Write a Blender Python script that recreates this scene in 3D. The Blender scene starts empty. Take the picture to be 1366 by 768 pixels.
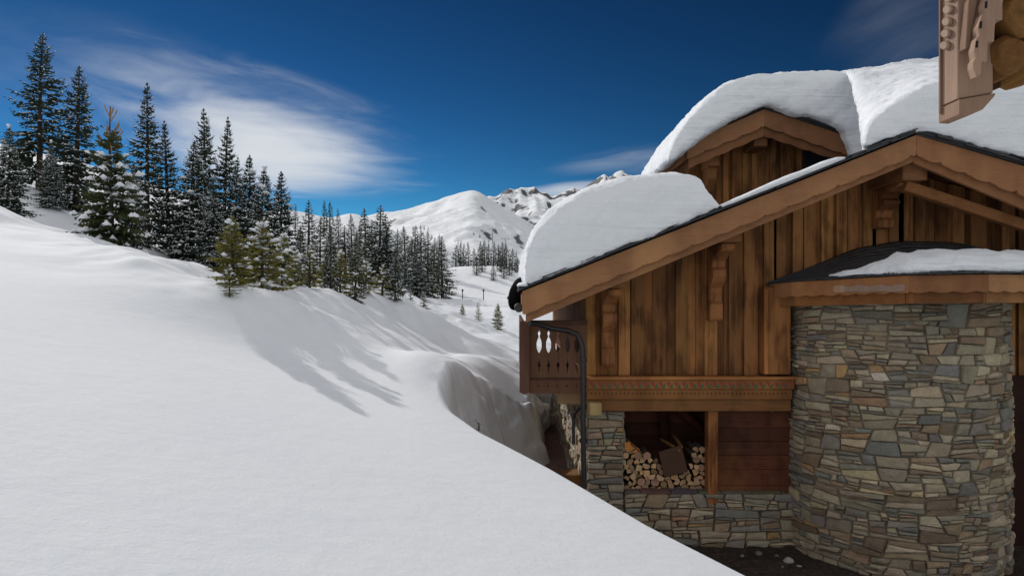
import bpy, math, random
import numpy as np
from mathutils import Vector, Matrix, Quaternion
PI = math.pi
F = 923.0           # focal length in photo pixels; eye at the origin, looking along +Y, z = 0 is eye height
HZ = 400.0
scene = bpy.context.scene
col = scene.collection

# ------------------------------------------------------------------ camera, sky, sun, exposure
cd = bpy.data.cameras.new('camera'); cam = bpy.data.objects.new('camera', cd); col.objects.link(cam)
cam.location = (0, 0, 0); cam.rotation_euler = (math.radians(90), 0, 0)
cd.sensor_width = 36; cd.lens = 36 * F / 1366; cd.shift_y = (HZ - 384) / 1366
cd.clip_start = 0.05; cd.clip_end = 12000
scene.camera = cam
SUN_AZ = Vector((-0.62, 0.785)).normalized(); SUN_EL = math.radians(28.5)
sdir = Vector((SUN_AZ.x * math.cos(SUN_EL), SUN_AZ.y * math.cos(SUN_EL), math.sin(SUN_EL)))
sd_ = bpy.data.lights.new('sun', 'SUN'); sun = bpy.data.objects.new('sun', sd_); col.objects.link(sun)
sd_.energy = 2.05; sd_.angle = math.radians(0.6); sd_.color = (1.0, 0.965, 0.92)
sun.rotation_euler = (-sdir).to_track_quat('-Z', 'Y').to_euler(); sun.location = (-20, 30, 30)
scene.view_settings.view_transform = 'Standard'; scene.view_settings.look = 'None'
scene.view_settings.gamma = 1; scene.view_settings.exposure = 0.39

world = bpy.data.worlds.new('World'); scene.world = world; world.use_nodes = True
nt = world.node_tree; N = nt.nodes; L = nt.links; N.clear()
def nd(t, **kw):
    n = N.new(t)
    for k, v in kw.items(): setattr(n, k, v)
    return n
def mth(op, a, b=None, c=None, clamp=False):
    n = N.new('ShaderNodeMath'); n.operation = op; n.use_clamp = clamp
    for i, v in enumerate((a, b, c)):
        if v is None: continue
        if isinstance(v, (int, float)): n.inputs[i].default_value = v
        else: L.new(v, n.inputs[i])
    return n.outputs[0]
sky = nd('ShaderNodeTexSky', sky_type='NISHITA'); sky.sun_disc = False
sky.sun_elevation = SUN_EL; sky.sun_rotation = math.atan2(SUN_AZ.x, SUN_AZ.y)
sky.altitude = 2600; sky.air_density = 1.0; sky.dust_density = 0.1; sky.ozone_density = 4.0
# the deep polarised blue of high mountain air
pre = nd('ShaderNodeMix', data_type='RGBA', blend_type='MULTIPLY'); pre.inputs[0].default_value = 1.0; pre.inputs[7].default_value = (.105, .105, .105, 1); L.new(sky.outputs[0], pre.inputs[6])
gam = nd('ShaderNodeGamma'); gam.inputs[1].default_value = 2.2; L.new(pre.outputs[2], gam.inputs[0])
tint = nd('ShaderNodeMix', data_type='RGBA', blend_type='MULTIPLY'); tint.inputs[0].default_value = 1.0
tint.inputs[7].default_value = (4.6, 7.2, 4.7, 1)
L.new(gam.outputs[0], tint.inputs[6])
tc = nd('ShaderNodeTexCoord'); sep = nd('ShaderNodeSeparateXYZ'); L.new(tc.outputs['Generated'], sep.inputs[0])
yy = mth('MAXIMUM', sep.outputs[1], 0.02)
U = mth('DIVIDE', sep.outputs[0], yy); V = mth('DIVIDE', sep.outputs[2], yy)
front = mth('GREATER_THAN', sep.outputs[1], 0.03)
def cloud(cu, cv, ru, rv, rot, sx, sy, seed, soft, dens, amp=0.9, warp=0.0):
    du = mth('SUBTRACT', U, cu); dv = mth('SUBTRACT', V, cv)
    c, s = math.cos(rot), math.sin(rot)
    a = mth('ADD', mth('MULTIPLY', du, c), mth('MULTIPLY', dv, s))
    b = mth('SUBTRACT', mth('MULTIPLY', dv, c), mth('MULTIPLY', du, s))
    r2 = mth('ADD', mth('POWER', mth('ABSOLUTE', mth('DIVIDE', a, ru)), 2.0), mth('POWER', mth('ABSOLUTE', mth('DIVIDE', b, rv)), 2.0))
    cmb = nd('ShaderNodeCombineXYZ'); L.new(mth('MULTIPLY', a, sx), cmb.inputs[0]); L.new(mth('MULTIPLY', b, sy), cmb.inputs[1]); cmb.inputs[2].default_value = seed
    nz = nd('ShaderNodeTexNoise'); nz.inputs['Scale'].default_value = 1; nz.inputs['Detail'].default_value = 7; nz.inputs['Roughness'].default_value = 0.55
    nz.inputs['Distortion'].default_value = 0.6
    L.new(cmb.outputs[0], nz.inputs['Vector'])
    v = mth('ADD', mth('SUBTRACT', 1.0, r2), mth('MULTIPLY', mth('SUBTRACT', nz.outputs[0], 0.5), amp * 2))
    m = nd('ShaderNodeMapRange'); m.interpolation_type = 'SMOOTHERSTEP'
    m.inputs[1].default_value = 0.0; m.inputs[2].default_value = soft; m.inputs[3].default_value = 0; m.inputs[4].default_value = dens
    L.new(v, m.inputs[0])
    return m.outputs[0]
def pu(px): return (px - 683) / F
def pv(py): return (HZ - py) / F
masks = [
    cloud(pu(345), pv(198), .19, .078, -.13, 5, 26, 3.1, 1.35, .95, .62),
    cloud(pu(300), pv(150), .32, .10, -.22, 6, 26, 8.3, 2.0, .62, .9),
    cloud(pu(400), pv(222), .20, .055, -.06, 4, 40, 5.7, 1.7, .70, .95),
    cloud(pu(60), pv(90), .42, .11, -.10, 4, 16, 9.9, 3.2, .30, .9),
    cloud(pu(870), pv(212), .17, .026, .10, 7, 40, 1.4, 1.7, .30, .7),
    cloud(pu(760), pv(252), .10, .014, .10, 9, 60, 2.4, 1.4, .75, .6),
    cloud(pu(1215), pv(20), .17, .10, .5, 4, 10, 6.4, 3.0, .33, .8)]
inv = 1.0
for m in masks: inv = mth('MULTIPLY', inv, mth('SUBTRACT', 1.0, m))
cm = mth('MULTIPLY', mth('SUBTRACT', 1.0, inv), front)
mix = nd('ShaderNodeMix', data_type='RGBA'); L.new(cm, mix.inputs[0]); L.new(tint.outputs[2], mix.inputs[6]); mix.inputs[7].default_value = (5.4, 5.6, 5.85, 1)
# unseen bright cloud overhead and behind the viewer, added to lift the shade
vn_ = nd('ShaderNodeTexNoise'); vn_.inputs['Scale'].default_value = 2.2; vn_.inputs['Detail'].default_value = 6; L.new(tc.outputs['Generated'], vn_.inputs['Vector'])
def smooth(v, a, b):
    m = nd('ShaderNodeMapRange'); m.interpolation_type = 'SMOOTHSTEP'; m.inputs[1].default_value = a; m.inputs[2].default_value = b; L.new(v, m.inputs[0]); return m.outputs[0]
high = smooth(sep.outputs[2], .50, .80); behind = smooth(mth('MULTIPLY', sep.outputs[1], -1.0), -.25, .25)
fill_cloud = mth('MULTIPLY', mth('MAXIMUM', high, behind), smooth(vn_.outputs[0], .25, .60))
fill_cloud = mth('MULTIPLY', fill_cloud, .92)
mix2 = nd('ShaderNodeMix', data_type='RGBA'); L.new(fill_cloud, mix2.inputs[0]); L.new(mix.outputs[2], mix2.inputs[6]); mix2.inputs[7].default_value = (6.1, 6.1, 6.15, 1)
bg = nd('ShaderNodeBackground'); bg.inputs[1].default_value = 0.1; L.new(mix2.outputs[2], bg.inputs[0])
out = nd('ShaderNodeOutputWorld'); L.new(bg.outputs[0], out.inputs[0])

# ------------------------------------------------------------------ helpers
ORG = {}
def tag(o, label=None, cat=None, group=None, kind=None):
    if label: o['label'] = label
    if cat: o['category'] = cat
    if group: o['group'] = group
    if kind: o['kind'] = kind
    return o
def empty(name, loc, label, cat, group=None):
    o = bpy.data.objects.new(name, None); o.empty_display_size = .2; col.objects.link(o); o.location = loc
    ORG[o.name] = Vector(loc); return tag(o, label, cat, group)
def P(px, py, Y): return Vector(((px - 683) / F * Y, Y, (HZ - py) / F * Y))
def XZ(pts, Y): return [((a - 683) / F * Y, (HZ - b) / F * Y) for a, b in pts]

class MB:
    def __init__(s): s.v = []; s.f = []; s.t = []; s.m = []; s.sm = []
    def add(s, vs, fs, tint=(1, 1, 1), mi=0, sm=False):
        b = len(s.v); s.v += [tuple(v) for v in vs]
        for f in fs:
            s.f.append([b + i for i in f]); s.t.append(tint); s.m.append(mi); s.sm.append(sm)
    def box(s, x0, x1, y0, y1, z0, z1, tint=(1, 1, 1), mi=0):
        s.add([(x0, y0, z0), (x1, y0, z0), (x1, y1, z0), (x0, y1, z0), (x0, y0, z1), (x1, y0, z1), (x1, y1, z1), (x0, y1, z1)],
              [(0, 3, 2, 1), (4, 5, 6, 7), (0, 1, 5, 4), (1, 2, 6, 5), (2, 3, 7, 6), (3, 0, 4, 7)], tint, mi)
    def prism(s, poly, y0, y1, tint=(1, 1, 1), mi=0):      # polygon in x,z extruded along y
        n = len(poly)
        s.add([(a, y0, b) for a, b in poly] + [(a, y1, b) for a, b in poly],
              [tuple(range(n)), tuple(range(2 * n - 1, n - 1, -1))] + [(i, i + n, (i + 1) % n + n, (i + 1) % n) for i in range(n)], tint, mi)
    def prismx(s, poly, x0, x1, tint=(1, 1, 1), mi=0):     # polygon in y,z extruded along x
        n = len(poly)
        s.add([(x0, a, b) for a, b in poly] + [(x1, a, b) for a, b in poly],
              [tuple(range(n - 1, -1, -1)), tuple(range(n, 2 * n))] + [(i, (i + 1) % n, (i + 1) % n + n, i + n) for i in range(n)], tint, mi)
    def beam(s, p0, p1, w, h, tint=(1, 1, 1), mi=0, up=Vector((0, 0, 1))):
        p0 = Vector(p0); p1 = Vector(p1); d = (p1 - p0).normalized(); a = d.cross(up).normalized(); b = a.cross(d)
        vs = []
        for p in (p0, p1):
            for i, j in ((-1, -1), (1, -1), (1, 1), (-1, 1)): vs.append(p + a * (i * w / 2) + b * (j * h / 2))
        s.add(vs, [(0, 1, 2, 3), (7, 6, 5, 4), (0, 4, 5, 1), (1, 5, 6, 2), (2, 6, 7, 3), (3, 7, 4, 0)], tint, mi)
    def tube(s, pts, r, n=8, tint=(1, 1, 1), mi=0, sm=True, cap=True):
        pts = [Vector(p) for p in pts]; rs = r if isinstance(r, (list, tuple)) else [r] * len(pts)
        vs = []; ref = None
        for i, p in enumerate(pts):
            d = (pts[min(i + 1, len(pts) - 1)] - pts[max(i - 1, 0)]).normalized()
            if ref is None: ref = d.orthogonal().normalized()
            a = (ref - d * ref.dot(d)).normalized(); ref = a; b = d.cross(a)
            for k in range(n): vs.append(p + (a * math.cos(2 * PI * k / n) + b * math.sin(2 * PI * k / n)) * rs[i])
        fs = [(i * n + k, i * n + (k + 1) % n, (i + 1) * n + (k + 1) % n, (i + 1) * n + k) for i in range(len(pts) - 1) for k in range(n)]
        s.add(vs, fs, tint, mi, sm)
        if cap:
            s.add(vs[:n], [tuple(range(n - 1, -1, -1))], tint, mi); s.add(vs[-n:], [tuple(range(n))], tint, mi)
    def build(s, name, mats, parent=None, bevel=0, loc=None):
        me = bpy.data.meshes.new(name)
        if parent is not None:
            r = parent
            while r.parent: r = r.parent
            o0 = ORG[r.name]
        else: o0 = Vector(loc) if loc is not None else Vector((0, 0, 0))
        v = np.array(s.v, dtype=float) - np.array(o0)
        me.from_pydata([tuple(x) for x in v], [], s.f); me.update()
        if not isinstance(mats, (list, tuple)): mats = [mats]
        for m in mats: me.materials.append(m)
        me.polygons.foreach_set('material_index', s.m)
        me.polygons.foreach_set('use_smooth', s.sm)
        ca = me.color_attributes.new('tint', 'FLOAT_COLOR', 'CORNER')
        n = np.array([len(f) for f in s.f]); t = np.repeat(np.c_[np.array(s.t, dtype=float), np.ones(len(s.t))], n, axis=0)
        ca.data.foreach_set('color', t.ravel())
        o = bpy.data.objects.new(name, me); col.objects.link(o)
        if parent is not None: o.parent = parent
        else: o.location = o0; ORG[o.name] = Vector(o0)
        if bevel:
            b = o.modifiers.new('bevel', 'BEVEL'); b.width = bevel; b.segments = 1; b.limit_method = 'ANGLE'; b.angle_limit = .6
        return o

# ------------------------------------------------------------------ materials
def mat(name):
    m = bpy.data.materials.new(name); m.use_nodes = True; t = m.node_tree
    bs = t.nodes['Principled BSDF']; return m, t, bs
def noise(t, vec, scale, detail=5, rough=.6, sc=(1, 1, 1), dist=0):
    mp = t.nodes.new('ShaderNodeMapping'); mp.inputs['Scale'].default_value = sc; t.links.new(vec, mp.inputs[0])
    n = t.nodes.new('ShaderNodeTexNoise'); n.inputs['Scale'].default_value = scale; n.inputs['Detail'].default_value = detail
    n.inputs['Roughness'].default_value = rough; n.inputs['Distortion'].default_value = dist
    t.links.new(mp.outputs[0], n.inputs['Vector']); return n.outputs[0]
def ramp(t, fac, stops):
    r = t.nodes.new('ShaderNodeValToRGB'); t.links.new(fac, r.inputs[0]); e = r.color_ramp.elements
    while len(e) < len(stops): e.new(.5)
    for i, (p, c) in enumerate(stops): e[i].position = p; e[i].color = (*c, 1) if len(c) == 3 else c
    return r.outputs[0]
def mixc(t, fac, a, b, mode='MIX'):
    m = t.nodes.new('ShaderNodeMix'); m.data_type = 'RGBA'; m.blend_type = mode
    for i, v in ((0, fac), (6, a), (7, b)):
        if isinstance(v, (int, float)): m.inputs[i].default_value = v
        elif isinstance(v, tuple): m.inputs[i].default_value = (*v, 1)
        else: t.links.new(v, m.inputs[i])
    return m.outputs[2]
def bump(t, bs, h, strength=.4, dist=.02, normal=None):
    b = t.nodes.new('ShaderNodeBump'); b.inputs['Strength'].default_value = strength; b.inputs['Distance'].default_value = dist
    t.links.new(h, b.inputs['Height']); t.links.new(b.outputs[0], bs.inputs['Normal'])
    if normal: t.links.new(normal, b.inputs['Normal'])
    return b.outputs[0]
def obc(t): return t.nodes.new('ShaderNodeTexCoord').outputs['Object']
def attr(t, name='tint'):
    a = t.nodes.new('ShaderNodeAttribute'); a.attribute_name = name; return a.outputs['Color']

def wood(name, base, dark, grain=(1, 1, 1), rough=.75, streak=.5, warm=(0, 0, 0)):
    # grain = texture scale per axis; small value = fibres run that way
    m, t, bs = mat(name); c = obc(t)
    g = noise(t, c, 14, 8, .65, grain, .4); w = noise(t, c, 2.2, 4, .6, tuple(max(x, .18) for x in grain), .5)
    cc = mixc(t, g, dark, base)
    st = ramp(t, mth_t(t, 'ADD', mth_t(t, 'MULTIPLY', w, .35), mth_t(t, 'MULTIPLY', noise(t, c, 1.5, 4, .55, (1.9, 1, .75), .4), .65)), [(.47, (0, 0, 0)), (.57, (1, 1, 1))])
    cc2 = mixc(t, mth_t(t, 'MULTIPLY', st, streak), cc, mixc(t, 1.0, cc, (.30, .26, .24), 'MULTIPLY'))
    k = noise(t, c, 1.1, 3, .6, (1.3, 1, .8))
    cc3 = mixc(t, ramp(t, k, [(.50, (0, 0, 0)), (.75, (.55, .55, .55))]), cc2, tuple(min(1, x * 1.25 + y) for x, y in zip(base, (.02, .02, 0))))
    cc4 = mixc(t, 1.0, cc3, attr(t), 'MULTIPLY')
    t.links.new(cc4, bs.inputs['Base Color']); bs.inputs['Roughness'].default_value = rough
    bs.inputs['Specular IOR Level'].default_value = .25
    bump(t, bs, g, .55, .012); return m
def mth_t(t, op, a, b):
    n = t.nodes.new('ShaderNodeMath'); n.operation = op
    for i, v in enumerate((a, b)):
        if isinstance(v, (int, float)): n.inputs[i].default_value = v
        else: t.links.new(v, n.inputs[i])
    return n.outputs[0]
def flat(name, c, rough=.6, metal=0, nb=0, ns=30):
    m, t, bs = mat(name); bs.inputs['Base Color'].default_value = (*c, 1); bs.inputs['Roughness'].default_value = rough; bs.inputs['Metallic'].default_value = metal
    n = noise(t, obc(t), ns, 5)
    cc = mixc(t, n, tuple(x * .7 for x in c), tuple(min(1, x * 1.25) for x in c)); cc = mixc(t, 1.0, cc, attr(t), 'MULTIPLY')
    t.links.new(cc, bs.inputs['Base Color'])
    if nb: bump(t, bs, n, nb, .02)
    return m
def snowmat(name, ground=False, rough_s=1.0):
    m, t, bs = mat(name); c = obc(t)
    bs.inputs['Roughness'].default_value = .85; bs.inputs['Specular IOR Level'].default_value = .08
    base = (.80, .82, .85)
    n1 = noise(t, c, .6, 4, .5); n2 = noise(t, c, 9, 6, .6); n3 = noise(t, c, 60, 4, .7)
    cc = mixc(t, n1, (.79, .815, .86), (.85, .87, .90))
    if ground:
        s = t.nodes.new('ShaderNodeAttribute'); s.attribute_name = 'soil'
        e = mth_t(t, 'ADD', s.outputs['Fac'], mth_t(t, 'MULTIPLY', mth_t(t, 'SUBTRACT', noise(t, c, 5, 7, .75), .5), 1.3))
        f = ramp(t, e, [(.48, (0, 0, 0)), (.56, (1, 1, 1))])
        so = ramp(t, noise(t, c, 16, 8, .75), [(.35, (.020, .016, .013)), (.55, (.055, .042, .034)), (.72, (.12, .10, .085))])
        d = t.nodes.new('ShaderNodeAttribute'); d.attribute_name = 'dirt'
        cc = mixc(t, mth_t(t, 'MULTIPLY', d.outputs['Fac'], ramp(t, noise(t, c, 4, 6, .7), [(.3, (.2, .2, .2)), (.7, (1, 1, 1))])), cc, (.62, .54, .51))
        cc = mixc(t, f, cc, so)
    t.links.new(cc, bs.inputs['Base Color'])
    h = mth_t(t, 'ADD', mth_t(t, 'MULTIPLY', n2, .7), mth_t(t, 'MULTIPLY', n3, .3))
    nn = bump(t, bs, h, .27 * rough_s, .03)
    if ground:
        g = noise(t, c, 2.3, 6, .62, (1, 1.1, 1)); bump(t, bs, g, .22, .06, nn)
    return m
def strata(m):
    t = m.node_tree; bs = t.nodes['Principled BSDF']; c = obc(t); old = bs.inputs['Normal'].links[0].from_socket
    h = noise(t, c, 1.6, 4, .55, (.35, .35, 5.0), .6); h2 = noise(t, c, 14, 5, .65)
    bump(t, bs, mth_t(t, 'ADD', mth_t(t, 'MULTIPLY', h, .8), mth_t(t, 'MULTIPLY', h2, .25)), .55, .10, old)
SNOW = snowmat('snow'); SNOWG = snowmat('snow ground', True)
SNOWR = snowmat('roof snow', False, 1.4); strata(SNOWR)
Vg = (9, 9, .35); Hx = (.35, 9, 9); Hy = (9, .35, 9)
W_VERT = wood('weathered larch boards', (.44, .195, .068), (.20, .08, .03), Vg, streak=.85)
W_BEAM = wood('larch beam', (.33, .15, .055), (.16, .065, .026), Hx, streak=.35)
W_BARGE = wood('bargeboard', (.38, .19, .088), (.23, .10, .045), (.5, 9, 6), streak=.22)
W_Y = wood('purlin timber', (.29, .13, .05), (.13, .05, .02), Hy, streak=.4)
W_RED = wood('dark red stained boards', (.14, .045, .022), (.05, .016, .010), Hx, streak=.6)
W_REDBR = wood('balcony stain', (.20, .095, .055), (.11, .048, .03), Vg, streak=.3)
W_GREY = wood('pinkish grey timber', (.41, .28, .20), (.22, .14, .10), Vg, streak=.25)
W_PALE = wood('pale sawn timber', (.50, .33, .17), (.30, .17, .08), Hx, streak=.2)
W_LOG = wood('honey log', (.30, .145, .04), (.12, .05, .015), Hy, streak=.6)
SLATE = flat('slate', (.028, .030, .034), .6, 0, .5, 18)
METAL = flat('zinc pipe', (.045, .040, .042), .45, .6, .1)
DARK = flat('dark recess', (.012, .010, .009), .9)
DISH = flat('dark grey dish', (.03, .03, .033), .5, .3)
PAINT_R = flat('red paint', (.28, .035, .025), .7); PAINT_G = flat('green paint', (.03, .12, .06), .7)
BARK = flat('bark', (.065, .045, .033), .95, 0, .8, 25)
ENDW = flat('split wood face', (.60, .40, .23), .85, 0, .5, 22)
GLASS = flat('dark window', (.02, .025, .03), .15)
m, t, bs = mat('rubble stone'); c = obc(t)
n = noise(t, c, 7, 8, .7); n2 = noise(t, c, 38, 6, .7, (1, 1, 2.2)); STONE = m
cc = mixc(t, 1.0, attr(t), mixc(t, n, (.62, .58, .52), (1.85, 1.72, 1.55)), 'MULTIPLY')
cc = mixc(t, ramp(t, n2, [(.3, (.5, .5, .5)), (.55, (0, 0, 0))]), cc, mixc(t, 1.0, cc, (.45, .42, .40), 'MULTIPLY'))
t.links.new(cc, bs.inputs['Base Color']); bs.inputs['Roughness'].default_value = .85; bs.inputs['Specular IOR Level'].default_value = .3
bump(t, bs, mth_t(t, 'ADD', n, n2), 1.0, .028)
MORTAR = flat('mortar', (.075, .066, .056), .95, 0, .6, 40)
m, t, bs = mat('red brown gravel'); c = obc(t); GRAVEL = m
vo = t.nodes.new('ShaderNodeTexVoronoi'); vo.inputs['Scale'].default_value = 38; t.links.new(c, vo.inputs['Vector'])
cc = mixc(t, noise(t, c, 2.5, 5), (.16, .08, .065), (.38, .22, .18)); cc = mixc(t, .35, cc, mixc(t, 1.0, vo.outputs['Color'], (.3, .22, .2), 'MULTIPLY'))
cc = mixc(t, ramp(t, noise(t, c, 30, 3, .8), [(.64, (0, 0, 0)), (.70, (1, 1, 1))]), cc, (.7, .68, .68))
t.links.new(cc, bs.inputs['Base Color']); bs.inputs['Roughness'].default_value = .9; bump(t, bs, vo.outputs['Distance'], .8, .03)
def foliage(name, a, b, tr=.25):
    m, t, bs = mat(name); c = obc(t); cc = mixc(t, noise(t, c, 2.2, 4), a, b); cc = mixc(t, 1.0, cc, attr(t), 'MULTIPLY')
    t.links.new(cc, bs.inputs['Base Color']); bs.inputs['Roughness'].default_value = .8; bs.inputs['Specular IOR Level'].default_value = .15
    tl = t.nodes.new('ShaderNodeBsdfTranslucent'); t.links.new(mixc(t, 1.0, cc, (1.5, 1.5, .9), 'MULTIPLY'), tl.inputs[0])
    ms = t.nodes.new('ShaderNodeMixShader'); ms.inputs[0].default_value = tr
    t.links.new(bs.outputs[0], ms.inputs[1]); t.links.new(tl.outputs[0], ms.inputs[2]); t.links.new(ms.outputs[0], t.nodes['Material Output'].inputs[0]); return m
FOL = foliage('fir needles', (.022, .038, .030), (.055, .070, .046), .15)
FOLY = foliage('young fir needles', (.085, .095, .028), (.26, .22, .07), .4)
FOLM = foliage('mid fir needles', (.030, .042, .022), (.085, .09, .04), .2)
BARE = flat('bare yellowish twig', (.30, .17, .08), .85)

# ------------------------------------------------------------------ terrain
TR = np.array([(16, 2.6), (6, 3.5), (3.2, 4.25), (1.75, 5.0), (1.05, 5.6), (.30, 6.55), (-.40, 7.3), (-.80, 8.1), (-.97, 8.9), (-.92, 9.7), (-.66, 10.2), (-.50, 10.8),
               (-.58, 11.35), (-.22, 11.8), (.22, 12.4), (.30, 14.0), (.33, 16), (.4, 19), (1.5, 21.5), (16, 22.5)], float)
def seg_sd(x, y, poly):
    d = np.full(x.shape, 1e9); ins = np.zeros(x.shape, bool); n = len(poly)
    for i in range(n):
        a = poly[i]; b = poly[(i + 1) % n]; e = b - a
        t = np.clip(((x - a[0]) * e[0] + (y - a[1]) * e[1]) / (e @ e), 0, 1)
        d = np.minimum(d, np.hypot(x - a[0] - t * e[0], y - a[1] - t * e[1]))
        c = ((a[1] > y) != (b[1] > y)) & (x < (b[0] - a[0]) * (y - a[1]) / (b[1] - a[1] + 1e-12) + a[0]); ins ^= c
    return np.where(ins, d, -d)
_rs = np.random.RandomState(5); _G = _rs.rand(256, 256)
def vn(x, y):
    xi = np.floor(x).astype(int); yi = np.floor(y).astype(int); fx = x - xi; fy = y - yi
    fx = fx * fx * fx * (fx * (fx * 6 - 15) + 10); fy = fy * fy * fy * (fy * (fy * 6 - 15) + 10)
    g = lambda i, j: _G[i % 256, j % 256]
    return (g(xi, yi) * (1 - fx) + g(xi + 1, yi) * fx) * (1 - fy) + (g(xi, yi + 1) * (1 - fx) + g(xi + 1, yi + 1) * fx) * fy
def fbm(x, y, o=4, s=0): return sum((vn(x * 2 ** k + 17 * k + s, y * 2 ** k + 9 * k + s) - .5) * .5 ** k for k in range(o))
def sstep(t): t = np.clip(t, 0, 1); return t * t * (3 - 2 * t)
# crest of the near bank: (x, y, extra height over the base slope)
RIDGE = np.array([(-22, 17.5, .02), (-14, 17.2, .02), (-10.3, 15.4, .12), (-7.4, 13.0, .35), (-5.4, 10.9, .50), (-4.0, 9.7, .47), (-3.3, 10.6, .47), (-3.4, 12.2, .50), (-3.8, 14.5, .52), (-4.0, 17, .50),
                  (-3.6, 20, .35), (-2.9, 24, .30), (-2, 30, .1)], float)
def ground(x, y):
    x = np.asarray(x, float); y = np.asarray(y, float)
    z = -1.5 - .3 * np.clip(x, -1e9, 3.0)
    far = np.clip(y - 45, 0, 120)
    z += far * np.clip(-x / np.maximum(y, 1) - .12, 0, .5) * .10
    z = np.where(x < -60, z + (x + 60) * .12, z)
    # flat valley floor with two low terraces
    u_ = x / np.maximum(y, 1); fl_ = sstep((y - 30) / 18) * sstep((u_ + .17) / .06) * (y < 400)
    z = z * (1 - fl_) + (-1.05 - .03 * x + .45 * sstep((y - 44) / 1.2) + .5 * sstep((y - 58) / 1.5) + .9 * sstep((y - 68) / 30)) * fl_
    z += sstep((y - 72) / 35) * 4.2 * np.exp(-((x / np.maximum(y, 1) + .03) / .24) ** 2)
    # crest ridge
    acc = np.zeros(x.shape); d = np.full(x.shape, 1e9)
    for i in range(len(RIDGE) - 1):
        a = RIDGE[i]; b = RIDGE[i + 1]; e = b[:2] - a[:2]
        t = np.clip(((x - a[0]) * e[0] + (y - a[1]) * e[1]) / (e @ e), 0, 1)
        ox = x - a[0] - t * e[0]; oy = y - a[1] - t * e[1]; dd = np.hypot(ox, oy) + 1e-6; d = np.minimum(d, dd)
        c = (ox * .62 - oy * .785) / dd
        acc += ((a[2] + t * (b[2] - a[2])) * np.exp(-(dd / (1.6 - .32 * c)) ** 2)) ** 5
    z += acc ** .2 * .93
    # trough at the foot of the bank
    z -= .08 * np.exp(-((x + 1.9) / 1.3) ** 2 - ((y - 11) / 3.2) ** 2) + .25 * np.exp(-((x + 1.6) / 1.2) ** 2 - ((y - 17) / 4) ** 2)
    # behind the crest the snow dips before the wood
    z -= 1.35 * np.exp(-((y - 27) / 9) ** 2) * np.clip((-x - 5) / 4, 0, 1)
    # soft drifts
    a = np.clip((y - 9) / 8, 0, 1) * np.clip((60 - y) / 20, .3, 1)
    z += .55 * a * fbm(x / 3.1, y / 4.0, 4) + .10 * fbm(x / 5, y / 5, 2, 7) * np.clip((y - 2) / 5, 0, 1)
    z += .22 * np.exp(-((d - .3) / 1.3) ** 2) * fbm(x / .9 + 3, y / 1.1, 3, 4) * np.clip((y - 8) / 3, 0, 1) * np.clip((x + 9) / 3, 0, 1)
    # the lump at the end of the cleared bank
    z += .42 * np.exp(-((x + 1.05) / .75) ** 2 - ((y - 10.0) / 1.0) ** 2)
    z += .20 * np.exp(-((x + .6) / .8) ** 2 - ((y - 14) / 1.6) ** 2)
    z -= .50 * np.exp(-((x - .12) / .60) ** 2 - ((y - 12.9) / 1.0) ** 2)
    # cleared trench round the chalet
    sd = seg_sd(x, y, TR) + .06 * fbm(x * 1.1, y * 1.1, 3, 2) * np.clip((y - 9.6) / 1, 0, 1)
    w = np.where(y < 8.0, 1.3, np.where(y < 9, 1.3 - .75 * (y - 8.0), .55 + .25 * np.clip((y - 9.9) / .8, 0, 1) - .25 * np.clip((y - 11.9) / .9, 0, 1)))
    fl = -3.25 + .03 * fbm(x * 2, y * 2, 4, 3) * 2 + .012 * (y - 8)
    k = sstep(sd / w)
    z += .34 * fbm(x * 2.3 + k * 4.5, y * 2.3 - k * 3.5, 5, 12) * np.exp(-((sd / w - .4) / .35) ** 2) * np.clip((y - 8.5) / 1, 0, 1)
    z = z * (1 - k) + fl * k
    return z, sd, w
def gz(x, y): return float(ground(np.array([x]), np.array([y]))[0][0])

def grid_mesh(name, X, Y, Z, mats, attrs=(), smooth=True, cut=None):
    r, c = X.shape; me = bpy.data.meshes.new(name)
    me.vertices.add(r * c); me.vertices.foreach_set('co', np.stack([X, Y, Z], -1).ravel())
    i = np.arange((r - 1) * (c - 1)); a = (i // (c - 1)) * c + i % (c - 1)
    f = np.stack([a, a + 1, a + c + 1, a + c], -1)
    me.loops.add(f.size); me.polygons.add(len(f)); me.loops.foreach_set('vertex_index', f.ravel())
    me.polygons.foreach_set('loop_start', np.arange(len(f)) * 4)
    me.polygons.foreach_set('use_smooth', np.full(len(f), smooth))
    me.update(calc_edges=True)
    for nme, A in attrs:
        at = me.attributes.new(nme, 'FLOAT', 'POINT'); at.data.foreach_set('value', A.ravel().astype(float))
    for m in mats: me.materials.append(m)
    o = bpy.data.objects.new(name, me); col.objects.link(o); return o

def make_terrain():
    Ys = np.concatenate([np.linspace(-6, 1.8, 50, False), np.linspace(1.8, 7, 130, False), np.linspace(7, 16, 330, False), np.linspace(16, 30, 200, False), 30 * np.exp(np.linspace(0, math.log(420 / 30), 170))])
    q = np.linspace(-1, 1, 620); us = .02 + np.sign(q) * (np.abs(q) * .62 + np.abs(q) ** 3 * 1.6)
    U_, Yg = np.meshgrid(us, Ys); X = U_ * (Yg * .75 + 7.5); 
    Z, sd, w = ground(X, Yg)
    soil = sstep((sd / w - .86) / .25) * (Yg < 19)
    # earth exposed in the cut end of the bank
    soil = np.maximum(soil, .56 * np.exp(-((X + .52) / .20) ** 2 - ((Z + 1.95) / .38) ** 2) * (np.abs(Yg - 10.0) < .7) * (sd > .1))
    dirt = sstep(sd / w / .25) * (Yg > 8.3) * (.04 + .55 * np.exp(-((X + .72) / .42) ** 2 - ((Yg - 9.8) / .9) ** 2))
    o = grid_mesh('snow_ground', X, Yg, Z, [SNOWG], [('soil', soil), ('dirt', dirt)]); o['kind'] = 'structure'
make_terrain()

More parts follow.
